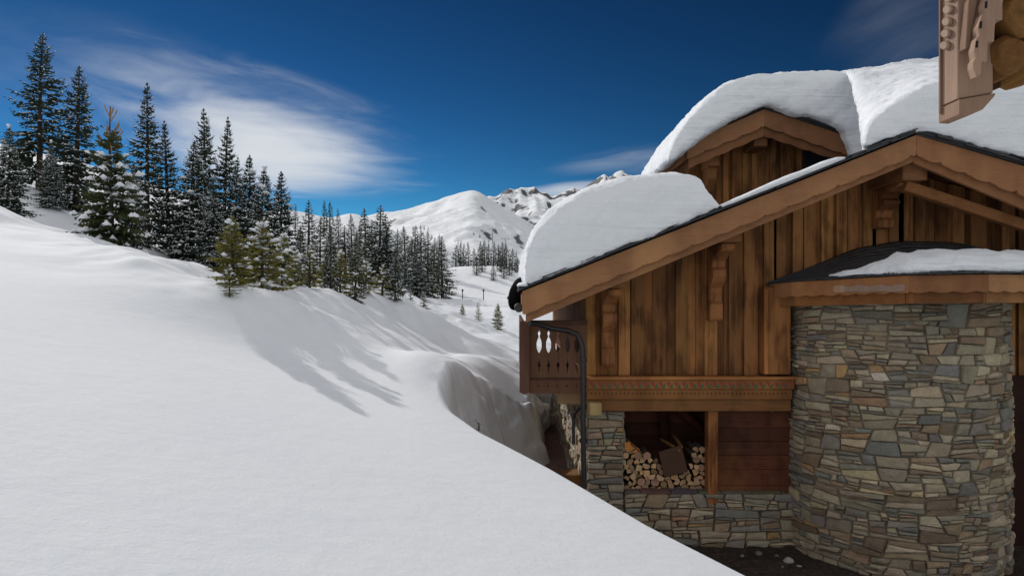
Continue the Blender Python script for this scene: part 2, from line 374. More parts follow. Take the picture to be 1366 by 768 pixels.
def make_mountain(name, prof, D0, D1, foot, seed, rocky, mat_, cols=420, rows=170, amp=1.0):
    px = np.linspace(prof[0][0], prof[-1][0], cols); top = np.interp(px, [p[0] for p in prof], [p[1] for p in prof])
    k = np.ones(5) / 5; top = np.convolve(np.pad(top, 2, 'edge'), k, 'valid') if not rocky else top
    t = np.linspace(0, 1.35, rows)[:, None]; D = D0 + (D1 - D0) * t
    u = ((px - 683) / F)[None, :]; X = u * D; Yy = np.repeat(D, cols, 1)
    ztop = ((HZ - top) / F)[None, :] * D1
    sh = np.where(t <= 1, .35 * t + .65 * t ** 1.8, 1 - (t - 1) * 1.6)
    z0 = np.interp(px, [p[0] for p in foot], [p[1] for p in foot])[None, :] ; z0 = (HZ - z0) / F * D0
    Z = z0 + (ztop - z0) * sh
    s = D1 / 9.0
    rid = 1 - np.abs(fbm(X / s + seed, Yy / s * .7, 5, seed)) * 3.2
    env = np.clip(np.minimum(t * 3, 1), 0, 1) * np.where(t < 1, np.clip((1.12 - t) * 4, .25, 1), .25)
    Z = Z + (rid - .6) * (ztop.mean() * .11) * amp * env + fbm(X / (s * .25), Yy / (s * .25), 4, seed + 3) * ztop.mean() * .045 * amp * env
    return grid_mesh(name, X, Yy, Z, [mat_])
m, t, bs = mat('alpine snow and rock'); MTN = m; c = obc(t)
geo = t.nodes.new('ShaderNodeNewGeometry'); sp = t.nodes.new('ShaderNodeSeparateXYZ'); t.links.new(geo.outputs['Normal'], sp.inputs[0])
ro = noise(t, c, .006, 9, .72, (1, 1, 1.6)); zone = noise(t, c, .0016, 3, .5)
e = mth_t(t, 'ADD', mth_t(t, 'MULTIPLY', ro, 1.0), mth_t(t, 'MULTIPLY', mth_t(t, 'SUBTRACT', 1.0, sp.outputs[2]), .75))
px_ = t.nodes.new('ShaderNodeSeparateXYZ'); t.links.new(c, px_.inputs[0])
e = mth_t(t, 'ADD', e, mth_t(t, 'MULTIPLY', mth_t(t, 'SUBTRACT', zone, .5), .35))
f = ramp(t, e, [(.71, (0, 0, 0)), (.745, (1, 1, 1))])
cc = mixc(t, f, (.83, .85, .88), mixc(t, ro, (.04, .045, .055), (.13, .12, .12)))
t.links.new(cc, bs.inputs['Base Color']); bs.inputs['Roughness'].default_value = .8; bump(t, bs, noise(t, c, .02, 8, .7), .6, 9)
MTN2 = m.copy(); MTN2.name = 'craggy rock and snow'
for n_ in MTN2.node_tree.nodes:
    if n_.type == 'VALTORGB' and abs(n_.color_ramp.elements[0].position - .71) < 1e-4: n_.color_ramp.elements[0].position = .66; n_.color_ramp.elements[1].position = .70
prof1 = [(200, 330), (380, 300), (470, 290), (520, 281), (545, 275), (580, 266), (604, 259), (620, 254), (632, 251), (640, 254), (652, 262), (668, 272), (700, 292), (740, 312), (800, 330), (1000, 350), (1500, 360)]
o = make_mountain('mountain', prof1, 420, 1500, [(200, 385), (1500, 385)], 3, False, MTN, amp=.85); o['kind'] = 'structure'
prof2 = [(560, 300), (600, 290), (640, 266), (652, 262), (662, 263), (672, 256), (680, 252), (686, 254), (694, 251), (703, 254), (712, 251), (720, 255), (728, 252), (736, 257), (746, 254), (756, 250), (764, 245),
         (775, 247), (790, 236), (800, 230), (806, 227), (812, 233), (822, 226), (830, 224), (838, 231), (860, 238), (900, 250), (1000, 246), (1150, 240), (1300, 250), (1500, 280)]
o = make_mountain('rocky_range', prof2, 1300, 3000, [(560, 345), (1500, 345)], 11, True, MTN2, amp=.9); o['kind'] = 'structure'
# the nearer white shoulder behind the wood on the left
prof3 = [(-600, 250), (-200, 262), (0, 268), (200, 280), (330, 281), (386, 279), (410, 283), (435, 290), (452, 287), (468, 282), (490, 290), (520, 304), (548, 316), (590, 328), (620, 345), (660, 372), (720, 385), (1500, 385)]
o = make_mountain('snow_hill', prof3, 120, 300, [(-600, 330), (300, 350), (560, 376), (690, 392), (1500, 392)], 21, False, SNOW, amp=.35); o['kind'] = 'structure'

# ------------------------------------------------------------------ rubble stonework
rng = random.Random(11)
def split(poly, p, d):
    nx, ny = -d[1], d[0]; A = []; B = []
    s = [(q[0] - p[0]) * nx + (q[1] - p[1]) * ny for q in poly]
    for i in range(len(poly)):
        j = (i + 1) % len(poly); a, b = poly[i], poly[j]
        (A if s[i] >= 0 else B).append(a)
        if s[i] * s[j] < 0:
            t = s[i] / (s[i] - s[j]); c = (a[0] + t * (b[0] - a[0]), a[1] + t * (b[1] - a[1])); A.append(c); B.append(c)
    return A, B
def parea(p): return abs(sum(p[i][0] * p[(i + 1) % len(p)][1] - p[(i + 1) % len(p)][0] * p[i][1] for i in range(len(p)))) / 2
def rubble(W, H, rng, small=1.0):
    outp = []; ks = [0.0]
    while ks[-1] < H: ks.append(ks[-1] + rng.uniform(.20, .44) * small)
    ks[-1] = H
    ph = [rng.uniform(0, 9) for _ in ks]
    def B(k, u): return ks[k] + (0 if k in (0, len(ks) - 1) else .022 * math.sin(u * 2.3 + ph[k]) + .014 * math.sin(u * 6.1 + 2 * ph[k]))
    for k in range(len(ks) - 1):
        cuts = [0.0]
        while cuts[-1] < W - .2: cuts.append(cuts[-1] + rng.uniform(.28, .8) * small)
        cuts[-1] = W; sl = [0 if i in (0, len(cuts) - 1) else rng.uniform(-.05, .05) for i in range(len(cuts))]
        for i in range(len(cuts) - 1):
            a, b = cuts[i], cuts[i + 1]
            q = [(a - sl[i], B(k, a)), (b - sl[i + 1], B(k, b)), (b + sl[i + 1], B(k + 1, b)), (a + sl[i], B(k + 1, a))]
            st = [q]
            while st:
                p = st.pop(); us = [c[0] for c in p]; vs = [c[1] for c in p]; w = max(us) - min(us); h = max(vs) - min(vs); ar = parea(p)
                lim = rng.choice([.012, .018, .026, .035, .05, .085, .12]) * small ** 2
                if (ar < lim and w / h < 5.5) or ar < .004 or (min(w, h) < .055): outp.append(p); continue
                c = (sum(us) / len(us) + rng.uniform(-.15, .15) * w, sum(vs) / len(vs) + rng.uniform(-.2, .2) * h)
                r = w / h
                vert = r > 3.4 or (r > 1.9 and rng.random() < .35)
                an = (PI / 2 + rng.uniform(-.5, .5)) if vert else rng.uniform(-.17, .17)
                A_, B_ = split(p, c, (math.cos(an), math.sin(an)))
                if len(A_) > 2 and len(B_) > 2: st += [A_, B_]
                else: outp.append(p)
    return outp
PAL = [((0.366, 0.331, 0.266), 9.0), ((0.440, 0.393, 0.311), 8.0), ((0.279, 0.268, 0.241), 6.0), ((0.514, 0.449, 0.347), 6.0), ((0.266, 0.213, 0.161), 5.0), ((0.353, 0.274, 0.198), 5.0), ((0.254, 0.257, 0.249), 5.0), ((0.477, 0.325, 0.181), 0.65), ((0.626, 0.573, 0.489), 0.4), ((0.527, 0.460, 0.317), 0.8), ((0.353, 0.225, 0.155), 0.6)]
def stones(mb, polys, fmap, rng, gap=.0035, dmax=.06):
    for p in polys:
        cx = sum(q[0] for q in p) / len(p); cy = sum(q[1] for q in p) / len(p); w = max(q[0] for q in p) - min(q[0] for q in p); h = max(q[1] for q in p) - min(q[1] for q in p)
        ring = []
        for i in range(len(p)):
            a = p[i]; b = p[(i + 1) % len(p)]; ln = math.hypot(b[0] - a[0], b[1] - a[1])
            if ln < .012: continue
            nseg = max(1, int(ln / .07))
            for s in range(nseg):
                tt = s / nseg + (0 if s == 0 else rng.uniform(-.1, .1)); q = [a[0] + (b[0] - a[0]) * tt, a[1] + (b[1] - a[1]) * tt]
                cr = .10 if s == 0 else 0
                q[0] += (cx - q[0]) * cr * rng.random() + rng.uniform(-.004, .004); q[1] += (cy - q[1]) * cr * rng.random() + rng.uniform(-.004, .004)
                ring.append(q)
        if len(ring) < 3: continue
        def ins(d, dj=0):
            r = []
            for q in ring:
                fx = max(0, 1 - 2 * d / w); fy = max(0, 1 - 2 * d / h); r.append((cx + (q[0] - cx) * fx + rng.uniform(-dj, dj), cy + (q[1] - cy) * fy + rng.uniform(-dj, dj)))
            return r
        dep = rng.uniform(.015, dmax); sx = rng.uniform(-.06, .06); sy = rng.uniform(-.10, .10)
        r0 = ins(gap); r1 = ins(gap + .003, .002); r2 = ins(gap + .010, .004); n = len(ring); bi = min(w, h)
        vs = [fmap(u, v, -.03) for u, v in r0] + [fmap(u, v, dep * .72 + (u - cx) * sx + (v - cy) * sy) for u, v in r1] + [fmap(u, v, dep + (u - cx) * sx + (v - cy) * sy + rng.uniform(-.003, .003)) for u, v in r2]
        c2 = len(vs); vs.append(fmap(cx, cy, dep + .006 + rng.uniform(-.004, .01)))
        cset = rng.choices([c for c, _ in PAL], [w_ for _, w_ in PAL])[0]; j = rng.uniform(.78, 1.2); tint = tuple(c * j * rng.uniform(.96, 1.04) for c in cset)
        fs = [(i, (i + 1) % n, n + (i + 1) % n, n + i) for i in range(n)] + [(n + i, n + (i + 1) % n, 2 * n + (i + 1) % n, 2 * n + i) for i in range(n)] + [(2 * n + i, 2 * n + (i + 1) % n, c2) for i in range(n)]
        mb.add(vs, fs, tint)

# ------------------------------------------------------------------ the chalet
YW = 9.2; YB = 8.2                     # gable wall plane and bargeboard plane
def wx(px, Y=YW): return (px - 683) / F * Y
def wz(py, Y=YW): return (HZ - py) / F * Y
chalet = empty('chalet', (4.8, 9.2, -3.4), 'timber and stone chalet with a round stone tower beside the snow bank', 'chalet')
XL = wx(781)                           # left corner of the wall
EAVE = (wx(697, YB), wz(386, YB)); APEX = (wx(1222, YB), wz(178, YB)); REND = (wx(1520, YB), wz(264, YB))
SL = (APEX[1] - EAVE[1]) / (APEX[0] - EAVE[0]); SR = (APEX[1] - REND[1]) / (REND[0] - APEX[0])
def roofz(x): return EAVE[1] + (x - EAVE[0]) * SL if x < APEX[0] else APEX[1] - (x - APEX[0]) * SR
def rt(a=.8, b=1.15):
    k = rng.uniform(a, b); return (k, k * rng.uniform(.93, 1.05), k * rng.uniform(.88, 1.08))
# wall cladding: wide boards with raised cover boards
w = MB(); x = XL + .12
while x < 9.0:
    bw = rng.uniform(.15, .22); x1 = min(x + bw, 9.0)
    z0 = wz(500)
    k = rng.choice([.45, .6, .75, .9, 1.0]); tt = (k, k * .95, k * .9)
    w.prism([(x, z0), (x1 - .004, z0), (x1 - .004, roofz(x1) - .14), (x, roofz(x) - .14)], YW, YW + .04, tt)
    if rng.random() < .6:
        c_ = x1 + rng.uniform(-.03, .03); h = rng.uniform(.07, .10); k = rng.choice([.7, .95, 1.15, 1.4]); yel = rng.uniform(.98, 1.07)
        w.prism([(c_ - h, z0), (c_ + h, z0), (c_ + h, roofz(c_ + h) - .14), (c_ - h, roofz(c_ - h) - .14)], YW - .035, YW - .002, (k, k * yel, k * .95))
    x = x1
w.build('wall_cladding', W_VERT, chalet, .004)
sw = MB(); sw.box(XL + .02, XL + .10, YW + .06, 17, wz(500), roofz(XL) - .1); sw.build('side_wall_boards', W_VERT, chalet)
cp = MB(); cp.box(XL, XL + .13, YW - .06, YW + .055, wz(500), roofz(XL) - .13, (1.5, 1.6, 1.4)); cp.build('corner_post', W_VERT, chalet, .008)
bw_ = MB(); bw_.box(XL + .12, 9, 17, 17.1, -3.4, 1.2); bw_.box(9.0, 9.1, YW + .05, 17, -3.4, .8)
bw_.build('rear_wall', W_VERT, chalet)

def board(mb, a, b, wa, wb, y0, y1, scal=0, per=.30, tint=(1, 1, 1), off=(0, 0), ph=0):
    # a, b: ends of the top edge (x,z); wa, wb: depth of the board; lower edge cut in shallow waves
    n = max(2, int(math.hypot(b[0] - a[0], b[1] - a[1]) / .03)); top = []; bot = []
    for i in range(n + 1):
        t = i / n; x = a[0] + (b[0] - a[0]) * t; z = a[1] + (b[1] - a[1]) * t; s = t * math.hypot(b[0] - a[0], b[1] - a[1]) / per + ph
        fr = s % 1; sc = scal * (abs(math.sin(PI * fr)) ** .6 - .5 + (.35 if fr < .12 else 0)) if scal else 0
        top.append((x, z)); bot.append((x, z - (wa + (wb - wa) * t) - sc))
    for i in range(n):
        mb.prism([top[i], bot[i], bot[i + 1], top[i + 1]][::-1] if False else [bot[i], bot[i + 1], top[i + 1], top[i]], y0, y1, tint)
roof = MB()
# soffit and rafters plane
for (a, b) in (((EAVE[0] + .02, EAVE[1]), APEX), (APEX, REND)):
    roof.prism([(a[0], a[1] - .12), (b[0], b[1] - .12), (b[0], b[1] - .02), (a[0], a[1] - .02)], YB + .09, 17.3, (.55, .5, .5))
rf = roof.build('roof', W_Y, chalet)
sl = MB()
for (a, b) in ((EAVE, APEX), (APEX, REND)):
    sl.prism([(a[0] - (.05 if a is EAVE else 0), a[1] - .018), (b[0], b[1] + .003), (b[0], b[1] + .05), (a[0] - (.05 if a is EAVE else 0), a[1] + .03)], YB - .02, 17.4)
    ln = math.hypot(b[0] - a[0], b[1] - a[1]); s = 0
    while s < ln - .1:
        l = rng.uniform(.12, .3); t0 = s / ln; t1 = min(1, (s + l) / ln)
        for lay in range(3):
            if rng.random() < .85:
                q0 = (a[0] + (b[0] - a[0]) * t0, a[1] + (b[1] - a[1]) * t0 + lay * .018 + rng.uniform(0, .012)); q1 = (a[0] + (b[0] - a[0]) * t1, a[1] + (b[1] - a[1]) * t1 + lay * .018 + rng.uniform(0, .012))
                fr = YB - rng.uniform(.04, .085)
                sl.prism([q0, q1, (q1[0], q1[1] + .014), (q0[0], q0[1] + .014)], fr, YB + .3, rt(.6, 1.5))
        s += l * rng.uniform(.6, 1)
sl.build('slate_edge', SLATE, rf)
bb = MB()
board(bb, (EAVE[0], EAVE[1] - .02), (APEX[0], APEX[1] - .02), .275, .225, YB, YB + .05, .035, .31, (1.05, 1.05, 1.05))
bb.build('bargeboard', W_BARGE, rf)
bb = MB(); board(bb, (APEX[0] + .004, APEX[1] - .02), (REND[0], REND[1] - .02), .225, .47, YB, YB + .05, .05, .31, (.95, .9, .88)); bb.build('bargeboard', W_BARGE, rf)
lb = MB()
board(lb, (EAVE[0] + .04, EAVE[1] - .22), (APEX[0], APEX[1] - .15), .175, .175, YB + .052, YB + .10, 0, .3, (.82, .8, .8))
board(lb, (APEX[0] + .004, APEX[1] - .15), (REND[0], REND[1] - .25), .19, .44, YB + .052, YB + .10, 0, .3, (.8, .75, .72)); lb.build('backing_board', W_BARGE, rf)
ef = MB(); ef.box(EAVE[0] - .005, EAVE[0] + .035, YB + .103, 17.2, EAVE[1] - .25, EAVE[1] - .03); ef.build('eave_board', W_Y, rf, .006)
# purlins with carved consoles
def console(px, ztop, zbot, wd=.24, ynear=8.36):
    xc = wx(px); b = MB(); zp = ztop - .30
    b.box(xc - wd / 2, xc + wd / 2, ynear, YW + .3, zp, ztop, (1, 1, 1)); pb = b.build('purlin', W_Y, chalet, .012)
    H = zp - zbot; prof = []
    k = lambda d, h: (YW - .04 - d, zbot + H * h)
    prof = [k(0, 0), k(.14, 0), k(.16, .04), k(.16, .22), k(.11, .26), k(.10, .34), k(.13, .44), k(.24, .52), k(.30, .60), k(.29, .68), k(.24, .72), k(.27, .80), k(.42, .86), k(.62, .90), k(.66, .93), k(.66, .995), k(0, .995)]
    c_ = MB(); c_.prismx(prof, xc - wd * .36, xc + wd * .36, (.95, .9, .9)); co = c_.build('console', W_VERT, chalet, .01)
console(809, roofz(wx(809)) - .13, wz(487))
console(950, roofz(wx(950)) - .13, wz(427))
console(1172, roofz(wx(1172)) - .20, wz(306), .30)
db = MB(); db.beam((APEX[0] + .02, 8.5, 1.40), (8.5, 8.5, .18), .12, .13, (.9, .85, .8)); db.build('gable_tie', W_BEAM, chalet, .01)
# tie struts near the apex
for s, px in ((0, 1120), (0, 1240)):
    pass
# floor beams with painted frieze
XR = wx(1050)
fb = MB(); fb.box(XL - .0, XR, YW - .17, YW + .3, wz(530), wz(516.5), (1.0, .95, .85)); fb.box(XL + .04, XR, YW - .13, YW + .3, wz(546), wz(530.3), (.9, .9, .85))
for i in range(48):
    cx = XL + .06 + i * .054
    if cx < XR - .03: fb.prism([(cx - .008, wz(522)), (cx, wz(524)), (cx + .008, wz(522)), (cx, wz(520))][::-1], YW - .178, YW - .1705, (.45, .4, .4))
flb = fb.build('floor_beam', W_BEAM, chalet, .006)
lg = MB(); lg.box(XL - .02, XR + .05, YW - .22, YW - .0365, wz(504), wz(500), (1.5, 1.4, 1.2)); lg.build('ledge', W_BEAM, flb, .004)
fr = MB(); fr.box(XL - .01, XR + .02, YW - .19, YW + .2, wz(516.2), wz(504.3), (1.2, 1.1, 1.0)); frz = fr.build('painted_frieze', W_BEAM, flb, .003)
red = MB(); grn = MB(); i = 0; x = XL + .03
while x < XR - .04:
    (red if i % 2 == 0 else grn).prism([(x, wz(514)), (x + .052, wz(507)), (x, wz(507))][::1] if i % 2 == 0 else [(x - .03, wz(514.5)), (x + .022, wz(514.5)), (x + .022, wz(508))], YW - .194, YW - .1905)
    x += .052; i += 1
red.build('red_triangles', PAINT_R, frz) if False else None
# the painted triangles are one decorated strip of the frieze
tri = MB(); tri.v = []; 
x = XL + .03; i = 0
while x < XR - .05:
    if i % 2 == 0: tri.prism([(x + .004, wz(507.2)), (x + .046, wz(514)), (x + .05, wz(507.2))], YW - .195, YW - .1905, mi=0)
    else: tri.prism([(x - .002, wz(514.6)), (x + .036, wz(514.6)), (x + .03, wz(508.6))], YW - .195, YW - .1905, mi=1)
    x += .05; i += 1
# belongs to the floor beam: second level
trio = tri.build('painted_triangles', [PAINT_R, PAINT_G], flb)
# wood store
ws = MB(); ws.box(wx(825), XR, YW + .85, YW + .9, -2.75, wz(540)); 
z = -2.75
while z < wz(545): ws.box(wx(826), XR, YW + .82, YW + .85, z, min(z + .19, wz(546)), rt(.6, 1.2)); z += .195
ws.build('store_back_wall', W_RED, chalet)
cl = MB(); cl.box(wx(785), XR, YW - .0, YW + .9, wz(547.2), wz(546.3), (.5, .5, .5)); cl.build('store_ceiling', W_RED, chalet)
st = MB(); st.beam((wx(898), YW + .6, wz(548)), (wx(905), YW + .75, wz(600)), .1, .1, (.6, .5, .5)); st.beam((wx(906), YW + .5, wz(546)), (wx(952), YW + .7, wz(585)), .13, .08, (1.3, 1.1, 1)); st.build('brace', W_RED, chalet)
po = MB(); po.box(wx(943), wx(956.5), YW - .06, YW + .12, wz(671), wz(546.3), (1.0, .9, .8)); po.build('store_post', W_VERT, chalet, .01)
pn = MB(); z = wz(668)
while z < wz(547): h = rng.uniform(.17, .24); pn.box(wx(957), XR + .1, YW + .02, YW + .07, z, min(z + h - .004, wz(546.5)), rt(.75, 1.5)); z += h
pn.build('plank_panel', W_RED, chalet, .004)
bd = MB(); bd.box(wx(956), XR + .1, YW - .03, YW + .2, wz(673), wz(668.5), (.6, .5, .5)); bd.build('bottom_rail', W_RED, chalet, .006)
tw = MB(); tw.box(wx(1012), wx(1047), YW - .20, YW + .1, wz(497), wz(383), (.95, .9, .85)); tw.box(wx(1012), wx(1017), YW - .215, YW - .2, wz(497), wz(386), (1.4, 1.3, 1.2)); tw.build('boxed_pier', W_VERT, chalet, .01)

def fplane(x0, y, z0): return lambda u, v, d: (x0 + u, y - d, z0 + v)
pil = MB(); pw = wx(832) - wx(783); stones(pil, rubble(pw, wz(548) + 3.5, rng, .8), fplane(wx(783), YW + .0, -3.5), rng); pil.box(wx(783) + .01, wx(832) - .01, YW + .01, YW + .7, -3.5, wz(548.5), (.2, .18, .15))
stones(pil, rubble(.85, wz(548) + 3.5, rng, .8), lambda u, v, d: (wx(783) + .02 - d, YW + .02 + u, -3.5 + v), rng)
stones(pil, rubble(.7, wz(548) + 3.5, rng, .8), lambda u, v, d: (wx(832) - .02 + d, YW + .03 + u, -3.5 + v), rng)
pil.build('stone_pillar', STONE, chalet)
lw = MB(); stones(lw, rubble(wx(1064) - wx(832), wz(657) + 3.55, rng, .78), fplane(wx(832.5), YW - .03, -3.55), rng); lw.box(wx(833), wx(1062), YW - .02, YW + .8, -3.55, wz(657.5), (.2, .18, .15))
lw.build('low_stone_wall', STONE, chalet)
cs = MB(); x = wx(833)
while x < wx(1045): l = rng.uniform(.2, .5); cs.box(x, min(x + l - .01, wx(1045)), YW - .05, YW + .8, wz(657.3), wz(654) + rng.uniform(-.004, .006), tuple(c * rng.uniform(.7, 1.1) for c in (.15, .13, .115))); x += l
cs.build('coping', STONE, chalet, .006)
# side foundation, seen beyond the pillar, pale rendered
sf = MB(); sf.box(XL + .03, XL + .3, YW + .9, 17, -3.4, wz(548.5), (.30, .27, .24)); stones(sf, rubble(7.9, wz(548) + 3.3, rng, 1), lambda u, v, d: (XL + .03 - d, YW + .9 + u, -3.3 + v), rng); sf.build('side_foundation', STONE, chalet)
be = MB(); be.box(wx(783), wx(799), YW - .30, YW - .0, wz(549), wz(533), (1.1, 1.2, 1.1)); be.build('beam_end', W_PALE, chalet, .008)

hk = MB(); hk.tube([P(1030, 542, YW + .02), P(1030, 543, YW - .03), P(1030, 549, YW - .03)], [.03, .035, .012], 8, (6, 6, 5.5)); hk.build('enamel_hook', METAL, chalet)
# round tower
TC = (5.04, 9.25); TRD = 1.30
A0, A1 = PI - .45, 2 * PI + .20
tower = MB(); WT = (A1 - A0) * TRD; HT = 3.9
tower_map = lambda u, v, d: (TC[0] + (TRD + d) * math.cos(A0 + u / TRD), TC[1] + (TRD + d) * math.sin(A0 + u / TRD), -3.8 + v)
stones(tower, rubble(WT, HT, rng, .74), tower_map, rng)
n = 64; vs = []; fs = []
for i in range(n + 1):
    a = A0 + (A1 - A0) * i / n
    for z in (-3.8, .1): vs.append((TC[0] + (TRD + .004) * math.cos(a), TC[1] + (TRD + .004) * math.sin(a), z))
fs = [(2 * i, 2 * i + 2, 2 * i + 3, 2 * i + 1) for i in range(n)]
tower.add(vs, fs, (.27, .24, .20), sm=True)
tower.build('stone_tower', STONE, chalet)
# tower roof
EV = [(3.37, 9.16), (3.52, 8.72), (4.25, 7.42), (5.02, 7.28), (6.6, 7.75), (7.6, 9.16)]
ZE = [.20, .225, .262, .27, .27, .27]
TOP = [(3.40, .24), (3.9, .42), (4.55, .68), (5.1, .78), (5.9, .76), (7.3, .40)]
tr = MB(); rows = 12; cols = 60
def lerp_poly(pts, t, w=None):
    n = len(pts) - 1; i = min(int(t * n), n - 1); f = t * n - i; return tuple(pts[i][k] + (pts[i + 1][k] - pts[i][k]) * f for k in range(len(pts[0])))
for r in range(rows):
    v0 = r / rows; v1 = (r + 1.25) / rows
    c_ = 0
    while c_ < 1:
        c2 = min(1, c_ + rng.uniform(.012, .03)); q = []
        for (cc_, vv, up) in ((c_, v0, .014), (c2, v0, .014), (c2, min(v1, 1), .004), (c_, min(v1, 1), .004)):
            e = lerp_poly([(a[0], a[1], zz + .012) for a, zz in zip(EV, ZE)], cc_); tp = lerp_poly([(a, YW - .04, b) for a, b in TOP], cc_)
            vv2 = vv + rng.uniform(-.006, .006) if vv == v0 else vv
            sag = -.03 * math.sin(PI * vv)
            q.append((e[0] + (tp[0] - e[0]) * vv2, e[1] + (tp[1] - e[1]) * vv2 - (.05 if r == 0 and vv == v0 else 0), e[2] + (tp[2] - e[2]) * vv2 + up + sag))
        lo = [(a, b, c - .016) for a, b, c in q]
        tr.add(q + lo, [(0, 1, 2, 3), (7, 6, 5, 4), (0, 4, 5, 1), (1, 5, 6, 2), (2, 6, 7, 3), (3, 7, 4, 0)], rt(.6, 1.5)); c_ = c2
tro = tr.build('tower_roof', SLATE, chalet)
fa = MB(); fl = MB()
tints = [(1, .95, .9), (1.15, 1.05, .9), (.8, .72, .68), (1.3, 1.35, 1.3), (1, 1, 1)]
for i in range(5):
    for mb_, top0, top1, h, off, sc in ((fa, ZE[i], ZE[i + 1], .17, 0, .02), (fl, ZE[i] - .15, ZE[i + 1] - .15, .15, .06, 0)):
        a = Vector((*EV[i], 0)); b = Vector((*EV[i + 1], 0)); d = (b - a).normalized(); nrm = Vector((-d.y, d.x, 0))
        if nrm.dot(Vector((TC[0], TC[1], 0)) - a) < 0: nrm = -nrm
        a = a + nrm * off; b = b + nrm * off; n = max(1, int((b - a).length / .03))
        for k in range(n):
            vs = []
            for t_ in (k / n, (k + 1) / n):
                p = a + (b - a) * t_; zt = top0 + (top1 - top0) * t_; fr_ = (t_ * (b - a).length / .22) % 1; zb = zt - h - sc * abs(math.sin(PI * fr_))
                for q, zz in ((p, zt), (p, zb), (p + nrm * .045, zb), (p + nrm * .045, zt)): vs.append((q.x, q.y, zz))
            mb_.add(vs, [(0, 1, 5, 4), (1, 2, 6, 5), (2, 3, 7, 6), (3, 0, 4, 7), (0, 3, 2, 1), (4, 5, 6, 7)], tints[i])
fa.build('fascia', W_BARGE, tro); fl.build('lower_fascia', W_BEAM, tro)
# patch of sunlight on the fascia, put in as an added strip of paler colour
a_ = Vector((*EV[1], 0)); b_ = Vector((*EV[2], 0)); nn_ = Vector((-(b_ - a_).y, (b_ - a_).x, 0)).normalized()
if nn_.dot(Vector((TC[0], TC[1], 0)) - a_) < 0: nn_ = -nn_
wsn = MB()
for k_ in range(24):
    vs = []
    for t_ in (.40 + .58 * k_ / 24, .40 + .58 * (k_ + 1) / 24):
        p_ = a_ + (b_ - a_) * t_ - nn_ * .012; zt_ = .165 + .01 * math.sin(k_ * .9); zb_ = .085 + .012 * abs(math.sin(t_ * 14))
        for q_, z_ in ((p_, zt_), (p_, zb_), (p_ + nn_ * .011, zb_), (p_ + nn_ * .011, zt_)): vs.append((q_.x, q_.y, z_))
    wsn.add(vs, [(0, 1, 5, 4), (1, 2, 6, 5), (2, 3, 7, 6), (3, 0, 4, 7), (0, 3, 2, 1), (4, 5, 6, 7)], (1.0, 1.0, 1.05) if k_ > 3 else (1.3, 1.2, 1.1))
wsn.build('painted_sunlight', W_GREY, tro)
so = MB(); pts = [(e[0], e[1]) for e in EV]; so.add([(x_, y_, .06) for x_, y_ in [(3.4, 9.3), (3.56, 8.8), (4.28, 7.5), (5.02, 7.36), (6.5, 7.8), (7.5, 9.3)]], [(0, 1, 2, 3, 4, 5)]); so.build('tower_soffit', W_RED, tro)
dwl = MB(); dwl.box(6.5, 9, YW - .02, YW - .0005 + .0, -3.6, wz(500), (.35, .3, .3)); dwl.build('lower_wall_boards', W_RED, chalet)

# balcony on the left side of the house
bal = MB(); Yb = 8.95
bx0 = wx(693, Yb); bx1 = wx(783, Yb)
bal.box(bx0 + .10, XL + .0, Yb + .06, 13.5, wz(522, Yb), wz(516, Yb), (.7, .7, .7)); balc = bal.build('balcony', W_REDBR, chalet)
pp = MB(); pp.prism([(bx0, wz(522, Yb)), (bx0 + .065, wz(525, Yb)), (bx0 + .13, wz(522, Yb)), (bx0 + .13, wz(428, Yb)), (bx0, wz(428, Yb))], Yb - .07, Yb + .06, (.8, .8, .85)); pp.build('balcony_post', W_REDBR, balc, .008)
# pierced panel: boards with cut-out hearts/spindles between them
pan = MB(); z0b, z1b = wz(503, Yb), wz(433, Yb); xs = bx0 + .132; wdt = .122
def half(prof, xc, sgn):   # board edge follows the half outline of the cut-out
    return [(xc + sgn * d, z0b + (z1b - z0b) * h) for h, d in prof]
cut = [(0, .001), (.10, .001), (.13, .006), (.20, .008), (.22, .022), (.26, .014), (.30, .005), (.34, .001), (.46, .001), (.50, .018), (.56, .032), (.66, .033), (.73, .02), (.76, .008), (.80, .008), (.83, .018), (.86, .012), (.89, .001), (1, .001)]
k = 0; xa = xs
edges = [xs]
while edges[-1] + wdt < XL - .02: edges.append(edges[-1] + wdt)
for k in range(len(edges)):
    L_ = edges[k]; R_ = edges[k] + wdt if k + 1 < len(edges) else XL - .01
    lft = [(L_ + d, z0b + (z1b - z0b) * h) for h, d in cut] if k > 0 else [(L_, z0b), (L_, z1b)]
    rgt = [(R_ - d, z0b + (z1b - z0b) * h) for h, d in cut] if k + 1 < len(edges) else [(R_, z0b), (R_, z1b)]
    pan.prism(lft[::-1][::-1] + rgt[::-1] if False else [p for p in rgt] + [p for p in lft[::-1]], Yb - .02, Yb + .02, rt(.9, 1.1))
pan.build('pierced_panel', W_REDBR, balc)
rl = MB(); rl.box(xs, XL - .005, Yb - .035, Yb + .045, wz(433, Yb), wz(427, Yb), (.6, .6, .6)); rl.build('handrail', W_REDBR, balc, .006)
bl = MB(); bl.box(xs, XL - .005, Yb - .04, Yb + .05, wz(524, Yb), wz(506, Yb), (.8, .75, .7)); bl.box(xs, XL - .005, Yb - .025, Yb + .02, wz(505.7, Yb), wz(503.3, Yb), (.5, .5, .5))
for i in range(6): bl.prism([(xs + .11 + i * .122 - .011, wz(514, Yb)), (xs + .11 + i * .122, wz(516, Yb)), (xs + .11 + i * .122 + .011, wz(514, Yb)), (xs + .11 + i * .122, wz(512, Yb))], Yb - .044, Yb - .0405, (.15, .15, .15))
bl.build('lower_board', W_REDBR, balc, .006)
